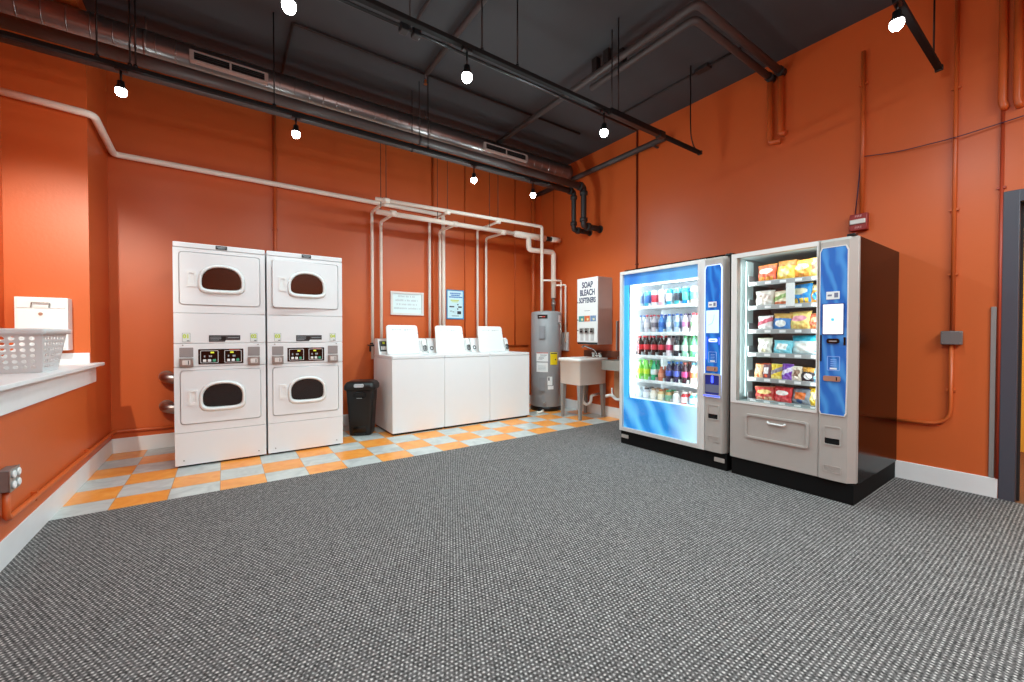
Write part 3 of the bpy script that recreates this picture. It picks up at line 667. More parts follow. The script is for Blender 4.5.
    MB().box(xc-.03, xc+.036, yf-.0038, yf-.0028, 1.957, 1.962).box(xc-.02, xc+.028, yf-.0038, yf-.0028, 1.947, 1.951).build('badge_print', INKG, bd)
    return t
make_dryer(-0.0175, 'left white stacked dryer beside the silver vent elbows', ('01', '02'))
d2 = make_dryer(0.681, 'right white stacked dryer beside the black trash can', ('03', '04'))

# its upper door stands slightly ajar, hinged on the right
for ch in d2.children:
    if ch.name.startswith('upper_door'):
        hp = Vector((.30, -.36, 0)); rot = Matrix.Rotation(math.radians(3.2), 4, 'Z')
        ch.location = hp - rot @ hp; ch.rotation_euler = (0, 0, math.radians(3.2))

# ================================================================== WASHERS
def make_washer(x0, label, panel=False):
    w = .657; yf = 4.64; yb = 5.35; x1 = x0 + w; xc = x0 + w/2
    t = thing('top_load_washer', label, 'washer', (xc, 5.0, 0), 'white top load washers')
    MB().box(x0, x1, yf, yb, .025, .884, .005).build('cabinet', WHITEA, t)
    MB().box(x0+.02, x1-.02, yf+.02, yb-.02, 0, .026).build('base_plinth', BLACKPL, t)
    a = .09; b2 = .09
    top = MB()
    po = rrect(x0, x1, yf-.003, yb, .012, 4); pi = rrect(x0+.11, x1-.13, yf+.07, yf+.36, .04, 4)
    def mz(u, v, d): return (u, v, .888 + d)
    top.frame(po, pi, mz, 0, .032); top.build('top_panel', WHITEA, t)
    MB().frame(rrect(x0+.112, x1-.132, yf+.072, yf+.358, .04, 4), rrect(x0+.15, x1-.17, yf+.10, yf+.33, .05, 4), mz, -.002, .012).build('tub_rim', WHITEP, t)
    MB().loft([[mz(u, v, .0) for u, v in rrect(x0+.15, x1-.17, yf+.10, yf+.33, .05, 4)], [mz(u, v, -.003) for u, v in rrect(x0+.152, x1-.172, yf+.102, yf+.328, .05, 4)]]).build('wash_tub', STEEL, t)
    # console with a sloping face
    cy0, cy1 = 5.13, 5.345
    prof = [(cy0, .92), (cy0+.015, .93), (cy0+.075, 1.105), (cy0+.10, 1.12), (cy1-.02, 1.12), (cy1, 1.10), (cy1, .92)]
    MB().loft([[(x0+.008, y, z) for y, z in prof], [(x1-.008, y, z) for y, z in prof]], smooth=False).build('console', WHITEP, t)
    A = Vector((0, cy0+.015, .93)); B = Vector((0, cy0+.075, 1.105)); up = (B-A).normalized(); nn = Vector((0, -up.z, up.y)); L = (B-A).length
    def face(u, v, d): p = A + up*v + nn*d; return (u, p.y, p.z)
    if panel:
        cp = MB().ext(rrect(x0+.022, x0+.135, .03, .165, .004, 2), face, -.002, .005).build('control_panel', mat('dark_green_grey_panel', srgb(60, 66, 64), .35), t)
        MB().ext(rrect(x0+.062, x0+.09, .125, .155, .002, 2), face, .004, .007).build('lit_indicator', LIME, cp)
        for u in (.045, .065, .085, .105): MB().ext(rrect(x0+u-.007, x0+u+.009, .05, .095, .002, 2), face, .004, .009).build('button', WHITEP, cp)
    else:
        cp = MB().ext(rrect(x0+.022, x0+.10, .02, .170, .004, 2), face, -.002, .004).build('instruction_plate', WHITEA, t)
        MB().frame(rrect(x0+.034, x0+.084, .03, .088, .024, 5), rrect(x0+.044, x0+.074, .042, .076, .014, 5), face, .003, .008).build('dial_ring', mat('dark_dial', srgb(70, 70, 74), .4), cp)
    MB().ext(rrect(x0+.50, x0+.575, .02, .17, .004, 2), face, -.002, .003).build('grey_plate', mat('pale_grey_plate', srgb(206, 203, 203), .5), t)
    cb = MB().ext(rrect(x0+.585, x0+.645, .008, .172, .004, 2), face, -.002, .02).build('coin_box', WHITEP, t)
    MB().frame(rrect(x0+.59, x0+.64, .015, .095, .02, 4), rrect(x0+.598, x0+.632, .024, .086, .015, 4), face, .018, .03).ext(rrect(x0+.61, x0+.62, .03, .08, .002, 2), face, .018, .034).build('coin_slide', mat('dark_steel', srgb(80, 80, 82), .35, .6), cb)
    # open lid leaning back against the console
    H0 = Vector((0, 5.035, .922)); H1 = Vector((0, 5.115, 1.292)); lu = (H1-H0).normalized(); ln = Vector((0, -lu.z, lu.y)); LL = (H1-H0).length
    def lf(u, v, d): p = H0 + lu*v + ln*d; return (u, p.y, p.z)
    def lid_pts(g=0.0):
        l0, l1 = x0+.072+g, x0+.505-g
        pts = rrect(l0, l1, 0+g, LL-g, .035, 5)
        return [(u + (xc-.02-u)*.06*(v/LL), v) for u, v in pts]
    lid = MB().loft([[lf(u, v, -.022) for u, v in lid_pts(.006)], [lf(u, v, -.016) for u, v in lid_pts()], [lf(u, v, -.004) for u, v in lid_pts()], [lf(u, v, .002) for u, v in lid_pts(.01)]]).build('open_lid', WHITEP, t)
    pr = MB()
    for k in range(9):
        if k == 4: continue
        u = x0 + .155 + k*.032; pr.box(*sum([[u, u+.022]], []), *(lambda p: (p[1]-.0008, p[1]+.002))(lf(0, LL*.83 + .006*math.sin(k), .002)), *(lambda p: (p[2]-.008, p[2]+.008))(lf(0, LL*.83, .002)))
    pr.build('embossed_print', mat('faint_grey_print', srgb(205, 207, 208), .5), lid)
    for u in (x0+.095, x0+.495):
        MB().lathe([(.009, -.006), (.009, .006)], lf(u, LL*.72, -.009), 10, 'X').build('lid_bumper', INK, lid)
    return t
make_washer(1.573, 'left white top load washer with open lid beside the trash can', True)
make_washer(2.233, 'middle white top load washer with its lid open')
make_washer(2.894, 'right white top load washer with open lid beside the water heater')

# ================================================================== TRASH CAN
def trash_can():
    t = thing('trash_can', 'black slim trash can with grey latch between dryer and washer', 'trash can', (1.335, 5.005, 0))
    c = Vector((1.335, 5.005, 0))
    def sec(w, d, z, r=.04, off=0.0):
        w *= .94; return [(c.x+u, c.y+v+off, z) for u, v in rrect(-w/2, w/2, -d/2, d/2, r, 5)]
    MB().loft([sec(.255, .235, 0.0), sec(.262, .24, .02), sec(.32, .285, .50), sec(.33, .29, .535)]).build('bin_body', BLACKPL, t)
    MB().loft([sec(.355, .315, .525, .05), sec(.375, .33, .54, .05), sec(.37, .325, .58, .05), sec(.33, .285, .615, .05), sec(.26, .22, .63, .05)]).build('lid', BLACKPL, t)
    yf = c.y - .165
    MB().dome(rrect(c.x-.055, c.x+.055, .562, .602, .016, 4), my(yf-.001), -.012, .012, .006).build('lid_latch', mat('light_grey_latch', srgb(196, 198, 202), .35), t)
    MB().frame(dshape(c.x, .47, .075, .045, .03), dshape(c.x, .47, .062, .033, .02), my(c.y-.137), -.01, .014).build('grip_recess', BLACKGL, t)
    MB().box(c.x-.03, c.x+.03, c.y-.146, c.y-.13, .432, .44).build('label_print', INKG, t)
    MB().ext([(c.x-.075, .03), (c.x+.075, .03), (c.x+.07, .13), (c.x+.04, .165), (c.x-.04, .165), (c.x-.07, .13)], my(c.y-.112), -.02, .012).build('pedal_arch', BLACKGL, t)
    MB().box(c.x-.06, c.x+.06, c.y-.155, c.y-.09, .012, .032, .006).build('foot_pedal', BLACKPL, t)
    t.rotation_euler = (0, 0, math.radians(-28)); return t
trash_can()

# ================================================================== WATER HEATER
def heater():
    cx_, cy_, r = 4.16, 5.0, .238
    t = thing('water_heater', 'tall grey electric water heater with yellow label beside the sink', 'water heater', (cx_, cy_, 0))
    MB().lathe([(r-.012, .03), (r, .07), (r, 1.50), (r-.012, 1.522), (r-.05, 1.532), (.03, 1.545)], (cx_, cy_, 0), 40).build('tank', TANKG, t)
    MB().lathe([(r-.004, 0), (r+.012, .002), (r+.012, .05), (r-.004, .07)], (cx_, cy_, 0), 40).build('base_ring', BLACKPL, t)
    a0 = math.atan2(-cy_, -cx_)    # towards the photographer
    def curved(name, m, ac, wd, z0, z1, th, parent=t, n=8):
        A = math.radians(ac)+a0; half = wd/2/r
        pts = []
        L0 = [[], []]
        b = MB(); lo = []
        angs = [A-half+2*half*k/n for k in range(n+1)]
        o0 = [(cx_+(r+th)*math.cos(a), cy_+(r+th)*math.sin(a), z0) for a in angs] + [(cx_+(r-.003)*math.cos(a), cy_+(r-.003)*math.sin(a), z0) for a in reversed(angs)]
        o1 = [(p[0], p[1], z1) for p in o0]
        b.loft([o0, o1], smooth=False)
        return b.build(name, m, parent)
    # positive angle = to the right in view
    COVG = mat('cover_grey', srgb(140, 140, 144), .4); P1 = curved('access_cover', COVG, -14, .082, 1.11, 1.30, .022); curved('access_cover', COVG, -14, .082, .31, .52, .022)
    lab = curved('info_label', PAPER, -16, .19, .76, .90, .0015)
    curved('label_header', mat('red_label_band', srgb(190, 60, 50), .5), -16, .185, .885, .898, .0025, lab)
    for k, zz in enumerate((.79, .81, .83, .855)): curved('label_print', INK if k % 2 else INKG, -22 + 4*k, .07 + .01*k, zz, zz+.008, .0025, lab)
    l2 = curved('info_label', PAPER, -16, .185, .60, .745, .0015)
    for zz in (.63, .65, .67, .69): curved('label_print', INKG, -16, .12, zz, zz+.006, .0025, l2)
    y = curved('energy_label', YELLOW, 30, .125, .71, .90, .0016)
    curved('label_header', INK, 30, .11, .875, .89, .0026, y); curved('label_print', INK, 36, .02, .78, .80, .0026, y)
    l3 = curved('info_label', PAPER, 14, .075, .40, .53, .0015); curved('info_label', PAPER, 17, .09, .335, .39, .0015); curved('label_print', INK, 10, .02, .47, .52, .0025, l3)
    bd = curved('name_badge', BLACKPL, -14, .155, 1.415, 1.475, .003); curved('badge_print', mat('red_badge', srgb(200, 70, 60), .4), -10, .05, 1.437, 1.45, .004, bd); curved('badge_print', PAPER, -20, .06, 1.44, 1.448, .004, bd)
    curved('side_label', PAPER, 62, .08, 1.36, 1.47, .0015)
    av = math.radians(52)+a0; d = Vector((math.cos(av), math.sin(av), 0)); c = Vector((cx_, cy_, 0))
    MB().tube([c+d*(r-.005)+Vector((0,0,1.335)), c+d*(r+.06)+Vector((0,0,1.335))], .014, 10).tube([c+d*(r+.045)+Vector((0,0,1.335)), c+d*(r+.05)+Vector((0,0,1.02))], .010, 8).build('relief_valve', STEEL, t)
    av = math.radians(-5)+a0; d = Vector((math.cos(av), math.sin(av), 0))
    MB().tube([c+d*(r-.005)+Vector((0,0,.13)), c+d*(r+.05)+Vector((0,0,.13))], .014, 10).lathe([(.022, -.004), (.022, .01)], c+d*(r+.03)+Vector((0,0,.13)), 10).build('drain_valve', STEEL, t)
    for px, py in ((3.985, SUP), (4.295, SDN)): MB().lathe([(.022, 0), (.022, .05)], (px, py, 1.50), 10).build('port_nipple', STEEL, t)
heater()
t = MB().tube([(3.93, 4.80, .022), (3.86, 4.745, .02), (3.77, 4.735, .02)], [.022, .018, .018], 10).build('drain_hose', PVC, None, (3.86, 4.745, 0)); tag(t, 'short white hose end lying on the tiles before the water heater', 'hose')

# ================================================================== UTILITY SINK
def sink():
    x0, x1, y0, y1 = 3.915, 4.474, 3.995, 4.45; zt = .842
    t = thing('utility_sink', 'white utility tub sink on grey legs in the back corner', 'sink', ((x0+x1)/2, (y0+y1)/2, 0))
    def R(g, z, r=.03): return [(u, v, z) for u, v in rrect(x0+g, x1-g, y0+g, y1-g, r, 4)]
    b = MB(); L = [b.loop(l) for l in (R(.055, .50), R(.03, .475, .02), R(.024, .482, .02), R(.02, .79, .02), R(.008, .795), R(0, .80), R(0, zt-.004), R(.004, zt), R(.045, zt), R(.055, zt-.02), R(.075, .54), R(.1, .53))]
    L0 = L[1:]
    for a, c in zip(L0, L0[1:]): b.bridge(a, c, True)
    b._f(list(reversed(L0[0]))); b._f(L0[-1]); bmesh.ops.delete(b.bm, geom=L[0], context='VERTS')
    b.build('tub', SINKW, t)
    for lx, ly in ((x0+.058, y0+.058), (x0+.058, y1-.058), (x1-.058, y0+.058), (x1-.058, y1-.058)):
        sx = .012 if lx < (x0+x1)/2 else -.012; sy = .012 if ly < (y0+y1)/2 else -.012
        def sq(cx_, cy_, h, z): return [(cx_+h, cy_+h, z), (cx_-h, cy_+h, z), (cx_-h, cy_-h, z), (cx_+h, cy_-h, z)]
        MB().loft([sq(lx-sx*.5, ly-sy*.5, .017, 0), sq(lx, ly, .032, .478)], smooth=False).build('leg', SINKG, t)
    f = MB().tube([(4.40, 4.15, zt-.005), (4.40, 4.15, .90), (4.36, 4.16, .955), (4.20, 4.21, 1.015), (4.17, 4.22, .985)], .011, 10, .03)
    f.tube([(4.40, 4.09, zt+.03), (4.40, 4.21, zt+.03)], .014, 10).build('faucet', CHROME, t)
    for yy in (4.085, 4.215): MB().lathe([(.02, 0), (.022, .04), (.03, .055), (.028, .07), (.012, .075)], (4.40, yy, zt+.005), 14).build('tap_handle', CHROME, t)
    MB().tube([(4.20, 4.24, .51), (4.20, 4.24, .22), (4.24, 4.20, .16), (4.29, 4.16, .20), (4.30, 4.16, .30), (4.462, 4.16, .31)], .021, 12, .035).build('drain_trap', WHITEP, t)
sink()
t = MB().box(4.455, XR, 3.80, 4.47, .845, .938, .004).build('splash_board', BROWNB, None, (4.465, 4.13, .89)); tag(t, 'dark brown board on the wall behind the sink faucet', 'board')
t = thing('wall_basin', 'grey metal wall basin between the sink and drinks machine', 'basin', (4.33, 3.73, .76))
b = MB(); po = rrect(4.20, XR, 3.56, 3.885, .02, 4); 
def mzb(u, v, d): return (u, v, .70 + d)
b.frame(po, rrect(4.225, 4.45, 3.585, 3.86, .02, 4), mzb, 0, .125); b.ext(po, mzb, -.006, .0); b.build('basin_body', mat('grey_basin_metal', srgb(160, 156, 148), .3, .5), t)
MB().tube([(4.45, 3.72, .80), (4.43, 3.72, .86), (4.36, 3.72, .87), (4.35, 3.72, .84)], .010, 8, .02).build('spout', CHROME, t)
t = MB().box(4.44, XR, 3.58, 3.87, .30, .69, .006).build('access_panel', BEIGE, None, (4.46, 3.7, .3)); tag(t, 'beige panel on the wall under the grey wall basin', 'panel')
t = MB().box(4.455, XR, 3.828, 3.850, .95, 1.36, .003).build('metal_strip', STRIPM, None, (4.46, 3.84, 1.1)); tag(t, 'narrow grey metal strip on the wall right of the dispenser', 'metal strip')
t = MB().tube([(4.40, 3.98, .30), (4.43, 3.9, .33), (4.42, 3.8, .27), (4.44, 3.7, .30), (4.40, 3.62, .24), (4.44, 3.5, .22)], .022, 10, .04).tube([(4.462, 3.92, .42), (4.44, 3.9, .36), (4.43, 3.88, .31)], .012, 8, .02).build('drain_hose', WHITEP, None, (4.42, 3.75, .27)); tag(t, 'crumpled white drain hoses under the wall basin by the baseboard', 'hose')
t = thing('notice_board', 'small white framed notice on the wall right of the water heater', 'notice', (XR, 4.915, 1.06))
MB().box(4.466, XR, 4.83, 5.0, .91, 1.21, .003).build('frame', mat('grey_white_frame', srgb(200, 190, 184), .4), t)
MB().box(4.463, 4.467, 4.845, 4.985, .93, 1.19).build('sheet', PAPER, t)

# ================================================================== SOAP DISPENSER
t = thing('soap_dispenser', 'white soap bleach and softener dispenser on the wall above the sink', 'dispenser', (XR, 4.145, 1.03))
D0, D1, DX = 3.945, 4.347, 4.2
MB().box(DX+.004, XR, D0, D1, 1.032, 1.972, .004).build('cabinet', mat('grey_white_cabinet', srgb(196, 186, 182), .42), t)
fp = MB().box(DX-.004, DX+.006, D0+.002, D1-.002, 1.062, 1.970, .003).build('front_door', WHITEP, t)
tx = MB()
for s_, z, sz in (('SOAP', 1.868, .10), ('BLEACH', 1.760, .10), ('SOFTENERS', 1.652, .088)):
    tx.text(s_, sz, (DX-.0048, 4.143, z), (0, {'SOAP': -.86, 'BLEACH': -.80, 'SOFTENERS': -.70}[s_], 0), (0, 0, 1.15), bold=.003)
tx.build('lettering', mat('navy_ink', srgb(52, 58, 92), .5), fp)
MB().box(DX-.0052, DX-.0038, 4.09, 4.20, 1.505, 1.509).build('small_print', INK, fp)
for yy, c in ((4.255, srgb(70, 150, 150)), (4.145, srgb(220, 110, 60)), (4.03, srgb(120, 150, 190))):
    pp = MB().box(DX-.0062, DX-.003, yy-.053, yy+.053, 1.355, 1.435).build('product_picture', mat('print_%d' % int(yy*1000), c, .5, var=.5, scale=45), fp)
    MB().box(DX-.0072, DX-.006, yy-.03, yy+.005, 1.37, 1.40).build('picture_print', mat('cream_print', srgb(235, 225, 170), .5), pp)
for yy in (4.245, 4.145, 4.045):
    cm = MB().box(DX-.022, DX-.003, yy-.035, yy+.035, 1.185, 1.262, .004).build('coin_mechanism', STEEL, t)
    MB().box(DX-.030, DX-.021, yy-.022, yy+.022, 1.20, 1.225, .002).box(DX-.026, DX-.021, yy-.006, yy+.006, 1.232, 1.256).build('coin_slide', BLACKPL, cm)
    MB().box(DX-.008, DX-.003, yy-.03, yy+.03, 1.085, 1.18, .002).build('chute', mat('pale_chute', srgb(205, 203, 203), .4), t)
MB().box(DX-.003, DX+.05, D0+.01, D1-.01, 1.034, 1.060).build('dispense_slot', BLACKGL, t)
for zz in (1.63, 1.38, 1.23): MB().lathe([(.008, -.01), (.008, 0)], (DX-.003, 4.325, zz), 8, 'X').build('lock', INK, t)

# ================================================================== WALL SIGNS
t = thing('framed_notice', 'white framed notice on the back wall above the left washer', 'sign', (2.09, YB, 1.6))
MB().frame(rrect(1.855, 2.33, 1.44, 1.763, .004, 2), rrect(1.885, 2.30, 1.468, 1.735, .003, 2), my(YB-.002), 0, .022).build('frame', mat('silver_white_frame', srgb(226, 220, 214), .35), t)
MB().box(1.88, 2.305, YB-.010, YB-.001, 1.463, 1.74).build('sheet', mat('pale_sheet', srgb(226, 240, 240), .5), t)
b = MB(); rnd = random.Random(3)
for zz, u0, u1 in ((1.700, 1.96, 2.20), (1.645, 1.925, 2.245), (1.59, 1.94, 2.22), (1.535, 1.905, 2.27)):
    u = u0
    while u < u1:
        w_ = rnd.uniform(.008, .02); b.box(u, u+w_, YB-.0112, YB-.0098, zz-.012, zz+rnd.uniform(.006, .013)); u += w_ + (.004 if rnd.random() < .8 else .018)
b.build('faded_print', mat('faint_sign_ink', srgb(200, 208, 210), .6), t)
t = thing('framed_notice', 'blue bordered notice on the back wall above the middle washer', 'sign', (2.836, YB, 1.6))
MB().frame(rrect(2.692, 2.98, 1.402, 1.838, .003, 2), rrect(2.708, 2.964, 1.418, 1.822, .002, 2), my(YB-.002), 0, .012).build('frame', mat('blue_border', srgb(50, 140, 190), .4), t)
MB().box(2.70, 2.972, YB-.008, YB-.001, 1.41, 1.83).build('sheet', mat('pale_blue_sheet', srgb(205, 232, 236), .5), t)
b = MB()
for zz, u0, u1 in ((1.785, 2.75, 2.92), (1.757, 2.765, 2.90), (1.730, 2.735, 2.94)):
    u = u0
    while u < u1: w_ = rnd.uniform(.01, .02); b.box(u, u+w_, YB-.0092, YB-.0078, zz-.009, zz+.009); u += w_+.004
b.build('blue_print', INKB, t)
MB().box(2.76, 2.90, YB-.0092, YB-.0078, 1.672, 1.69).box(2.78, 2.88, YB-.0092, YB-.0078, 1.655, 1.665).build('yellow_print', mat('olive_print', srgb(200, 210, 120), .5), t)
b = MB()
for u, zz, w_, h_ in ((2.74, 1.587, .08, .018), (2.885, 1.585, .06, .022), (2.87, 1.62, .02, .02), (2.868, 1.555, .02, .018), (2.87, 1.50, .065, .045), (2.75, 1.52, .03, .008), (2.79, 1.51, .03, .008), (2.78, 1.45, .12, .007)):
    b.box(u, u+w_, YB-.0092, YB-.0078, zz-h_/2, zz+h_/2)
b.build('dark_print', INK, t)

# ================================================================== MAILBOX AND BASKET
def mailbox():
    x0, x1, z0, z1, yf = -1.298, -1.016, 1.043, 1.457, 4.70
    t = thing('drop_box', 'white locking drop box mounted on the orange wall above the counter', 'mailbox', ((x0+x1)/2, NY1, z0))
    F = my(yf)
    MB().box(x0, x1, yf, NY1, z0, z1, .004).build('box_body', WHITEP, t)
    MB().dome(rrect(x0+.012, x1-.012, 1.374, 1.444, .004, 3), F, -.002, .006, .002).build('upper_flap', WHITEP, t)
    MB().dome(rrect(x0+.014, x1-.012, z0+.015, 1.358, .004, 3), F, -.002, .006, .002).build('lower_door', WHITEP, t)
    h = MB(); h.tube([F(-1.212, 1.378, .008), F(-1.212+.008, 1.414, .022), F(-1.108, 1.413, .022), F(-1.116, 1.378, .008)], .004, 8, .006); h.build('pull_handle', STEEL, t)
    MB().lathe([(.012, -.012), (.012, -.005), (.014, -.004)], (-1.161, yf, 1.328), 14, 'Y').box(-1.164, -1.158, yf-.0135, yf-.011, 1.322, 1.334).build('key_lock', COPPER, t)
mailbox()
def basket():
    # woven-look plastic laundry basket with rows of round holes: side strips between holes
    t = thing('laundry_basket', 'light grey perforated plastic laundry basket standing on the counter', 'basket', (-1.10, 3.94, .93))
    zb, zt = .932, 1.20
    top = dict(x0=-1.30, x1=-.905, y0=3.69, y1=4.18); bot = dict(x0=-1.26, x1=-.935, y0=3.80, y1=4.09)
    def R(f, g, r=.05):
        q = {k: bot[k] + (top[k]-bot[k])*f for k in top}
        return q['x0']+g, q['x1']-g, q['y0']+g, q['y1']-g
    def pt(side, s_, f, g):      # s_ in 0..1 along the side, f height
        x0, x1, y0, y1 = R(f, g); z = zb + (zt-zb)*f
        return {'E': lambda: (x1, y0+(y1-y0)*s_, z), 'W': lambda: (x0, y1-(y1-y0)*s_, z), 'N': lambda: (x1-(x1-x0)*s_, y1, z), 'S': lambda: (x0+(x1-x0)*s_, y0, z)}[side]()
    # perforated walls: each cell is a square plate with an octagonal hole
    for side, n_ in (('E', 7), ('W', 7), ('N', 8), ('S', 8)):
        b = MB(); rows = 6
        def both(s_, f): return b.bm.verts.new(pt(side, s_, f, 0)), b.bm.verts.new(pt(side, s_, f, .004))
        for i in range(n_):
            for j in range(rows):
                s0, s1 = .06+.88*i/n_, .06+.88*(i+1)/n_; f0, f1 = .06+.80*j/rows, .06+.80*(j+1)/rows
                sc_, fc = (s0+s1)/2, (f0+f1)/2; O, I = [], []
                for k in range(8):
                    a = PI/8 + k*PI/4; m_ = max(abs(math.cos(a)), abs(math.sin(a)))
                    O.append(both(sc_+(s1-s0)/2*math.cos(a)/m_, fc+(f1-f0)/2*math.sin(a)/m_))
                    I.append(both(sc_+(s1-s0)*.33*math.cos(a), fc+(f1-f0)*.33*math.sin(a)))
                cor = []
                for k in range(8):
                    k2 = (k+1) % 8
                    for q in (0, 1): b._f((O[k][q], O[k2][q], I[k2][q], I[k][q]))
                    b._f((I[k][0], I[k2][0], I[k2][1], I[k][1]))
                for (su, sf, ka, kb) in ((s1, f1, 0, 1), (s0, f1, 2, 3), (s0, f0, 4, 5), (s1, f0, 6, 7)):
                    c_ = both(su, sf)
                    for q in (0, 1): b._f((O[ka][q], c_[q], O[kb][q]))
        for (sa, sb) in ((0, .06), (.94, 1)):
            L_ = [both(sa, .0), both(sb, .0), both(sb, 1), both(sa, 1)]
            for q in (0, 1): b._f([p[q] for p in L_])
        for (fa, fb) in ((0, .06), (.86, 1)):
            L_ = [both(.06, fa), both(.94, fa), both(.94, fb), both(.06, fb)]
            for q in (0, 1): b._f([p[q] for p in L_])
        b.build('side_wall', BASKET, t)
    def ringz(g, z, f): x0, x1, y0, y1 = R(f, g); return [(u, v, z) for u, v in rrect(x0, x1, y0, y1, .02, 4)]
    b = MB(); A_ = [b.loop(l) for l in (ringz(.004, zt-.03, 1), ringz(-.014, zt-.03, 1), ringz(-.018, zt-.006, 1), ringz(-.012, zt+.004, 1), ringz(.004, zt+.002, 1))]
    for p_, q_ in zip(A_, A_[1:]): b.bridge(p_, q_, True)
    b.bridge(A_[-1], A_[0]); b.build('rim', BASKET, t)
    MB().loft([ringz(.002, zb-.002, 0), ringz(.0, zb+.006, 0)], smooth=False).build('bottom', BASKET, t)
    b = MB(); x0, x1, y0, y1 = R(.82, -.006)
    b.frame(rrect((x0+x1)/2-.09, (x0+x1)/2+.09, 1.135, 1.195, .012, 3), rrect((x0+x1)/2-.07, (x0+x1)/2+.07, 1.148, 1.178, .010, 3), lambda u, v, d: (u, y1 - d, v), -.012, .012); b.build('handle', BASKET, t)
basket()

# ================================================================== VENDING MACHINES
XF = 3.47
def tower(t, y0, y1, zt, prefix, panel_m, py0, py1, pz0, pz1):
    """control tower of a vending machine: bowed pewter column with an inset blue panel"""
    F = mx_(XF)
    pts = [(XF+.05, y1), (XF+.002, y1), (XF-.006, y1-.01), (XF-.010, (py0+py1)/2), (XF-.004, py0-.006), (XF+.05, y0)]
    b = MB(); b.loft([[(x, y, .152) for x, y in pts], [(x, y, zt-.02) for x, y in pts], [(XF+.05 if x > XF+.03 else XF+.012, y, zt) for x, y in pts]], smooth=False)
    b.box(XF+.045, XF+.075, y0, y1, .152, zt, .003)
    tw = b.build('control_tower', PEWTER, t)
    pan = [(py0+.012, pz0), (py1-.012, pz0), (py1-.004, pz0+.02), (py1, pz0+.3), (py1, pz1-.03), (py1-.012, pz1), (py0+.012, pz1), (py0, pz1-.03), (py0, pz0+.3), (py0+.004, pz0+.02)]
    MB().ext(pan, F, .004, .0135).build('blue_panel', panel_m, tw)
    big = [( (u-(py0+py1)/2)*1.07+(py0+py1)/2, (v-(pz0+pz1)/2)*1.009+(pz0+pz1)/2) for u, v in pan]
    MB().frame(big, pan, F, .003, .0155).build('panel_trim', PEWL if prefix == 'snack' else WHITEGLOW, tw)
    return tw
FT = .0135
def plate(parent, name, m, y0, y1, z0, z1, d0=FT, d1=FT+.003, r=.004):
    return MB().ext(rrect(y0, y1, z0, z1, r, 3), mx_(XF), d0, d1).build(name, m, parent)

def coin_return(parent, y0, y1, z0, z1):
    MB().frame(rrect(y0, y1, z0, z1, .012, 4), rrect(y0+.008, y1-.008, z0+.008, z1-.008, .008, 4), mx_(XF), .002, .014).build('coin_return', PEWTER, parent)
    MB().ext(rrect(y0+.006, y1-.006, z0+.05, z1-.006, .006, 3), mx_(XF), .003, .0105).build('return_flap', PEWTER, parent)
    MB().ext(rrect(y0+.006, y1-.006, z0+.006, z0+.048, .004, 3), mx_(XF), .003, .0108).build('return_slot', BLACKGL, parent)
def emboss(parent, yc, zc):
    MB().frame(rrect(yc-.05, yc+.05, zc-.024, zc+.024, .003, 2), rrect(yc-.045, yc+.045, zc-.020, zc+.020, .002, 2), mx_(XF), .006, .0118).text('USI', .034, (XF-.0112, yc, zc), (0, -1.2, 0), (0, 0, 1)).build('embossed_logo', PEWTER, parent)

# ---------------- snack machine
sn = thing('snack_vending_machine', 'black and pewter snack vending machine nearest the door', 'vending machine', (3.95, 1.35, CZ))
SY0, SY1, ZT = .935, 1.765, 1.835
IY0, IY1, IZ0, IZ1, IX1 = 1.150, 1.738, .615, 1.808, 4.12
b = MB()
b.box(XF+.075, 4.478, SY0, IY0-.004, .14, ZT); b.box(XF+.075, 4.478, IY1+.004, SY1, .14, ZT)
b.box(XF+.075, 4.478, IY0-.004, IY1+.004, IZ1+.004, ZT); b.box(XF+.075, 4.478, IY0-.004, IY1+.004, .14, IZ0-.004); b.box(IX1+.004, 4.478, IY0-.004, IY1+.004, IZ0-.004, IZ1+.004)
b.build('cabinet', CABBLK, sn)
PLINTH = mat('dull_black_plinth', srgb(9, 9, 9), .75, spec=.2); MB().box(XF+.016, 4.47, SY0+.006, SY1-.006, CZ, .142).build('base_plinth', PLINTH, sn)
b = MB(); b.box(IX1-.002, IX1+.003, IY0, IY1, IZ0, IZ1); b.build('rear_liner', LINERD, sn)
MB().box(XF+.078, IX1, IY1-.001, IY1+.003, IZ0, IZ1).box(XF+.078, IX1, IY0, IY1, IZ0-.003, IZ0+.001).box(XF+.078, IX1, IY0-.003, IY0+.001, IZ0, IZ1).box(XF+.078, IX1, IY0, IY1, IZ1-.001, IZ1+.003).build('side_liner', LINERS, sn)
for zz in (.55,): MB().box(XF+.02, XF+.075, IY0, SY1-.01, .142, .152).build('door_seal', BLACKPL, sn)
hb = MB().box(XF+.01, XF+.07, SY0+.012, SY0+.06, ZT, ZT+.018, .006).build('door_hinge', BLACKPL, sn)
dr = MB()
dr.frame([(IY0-.006, .152), (SY1, .152), (SY1, ZT), (IY0-.006, ZT)], [(IY0+.008, .622), (1.722, .622), (1.722, 1.800), (IY0+.008, 1.800)], mx_(XF), -.06, 0)
door = dr.build('glass_door', PEWTER, sn)
MB().frame(rrect(IY0+.002, SY1-.003, .606, ZT-.003, .008, 3), rrect(IY0+.010, 1.721, .624, 1.799, .006, 3), mx_(XF), -.004, .006).build('window_trim', PEWL, door)
MB().box(XF+.006, XF+.010, IY0+.004, 1.726, .618, 1.804).build('glass_pane', GLASS, door)
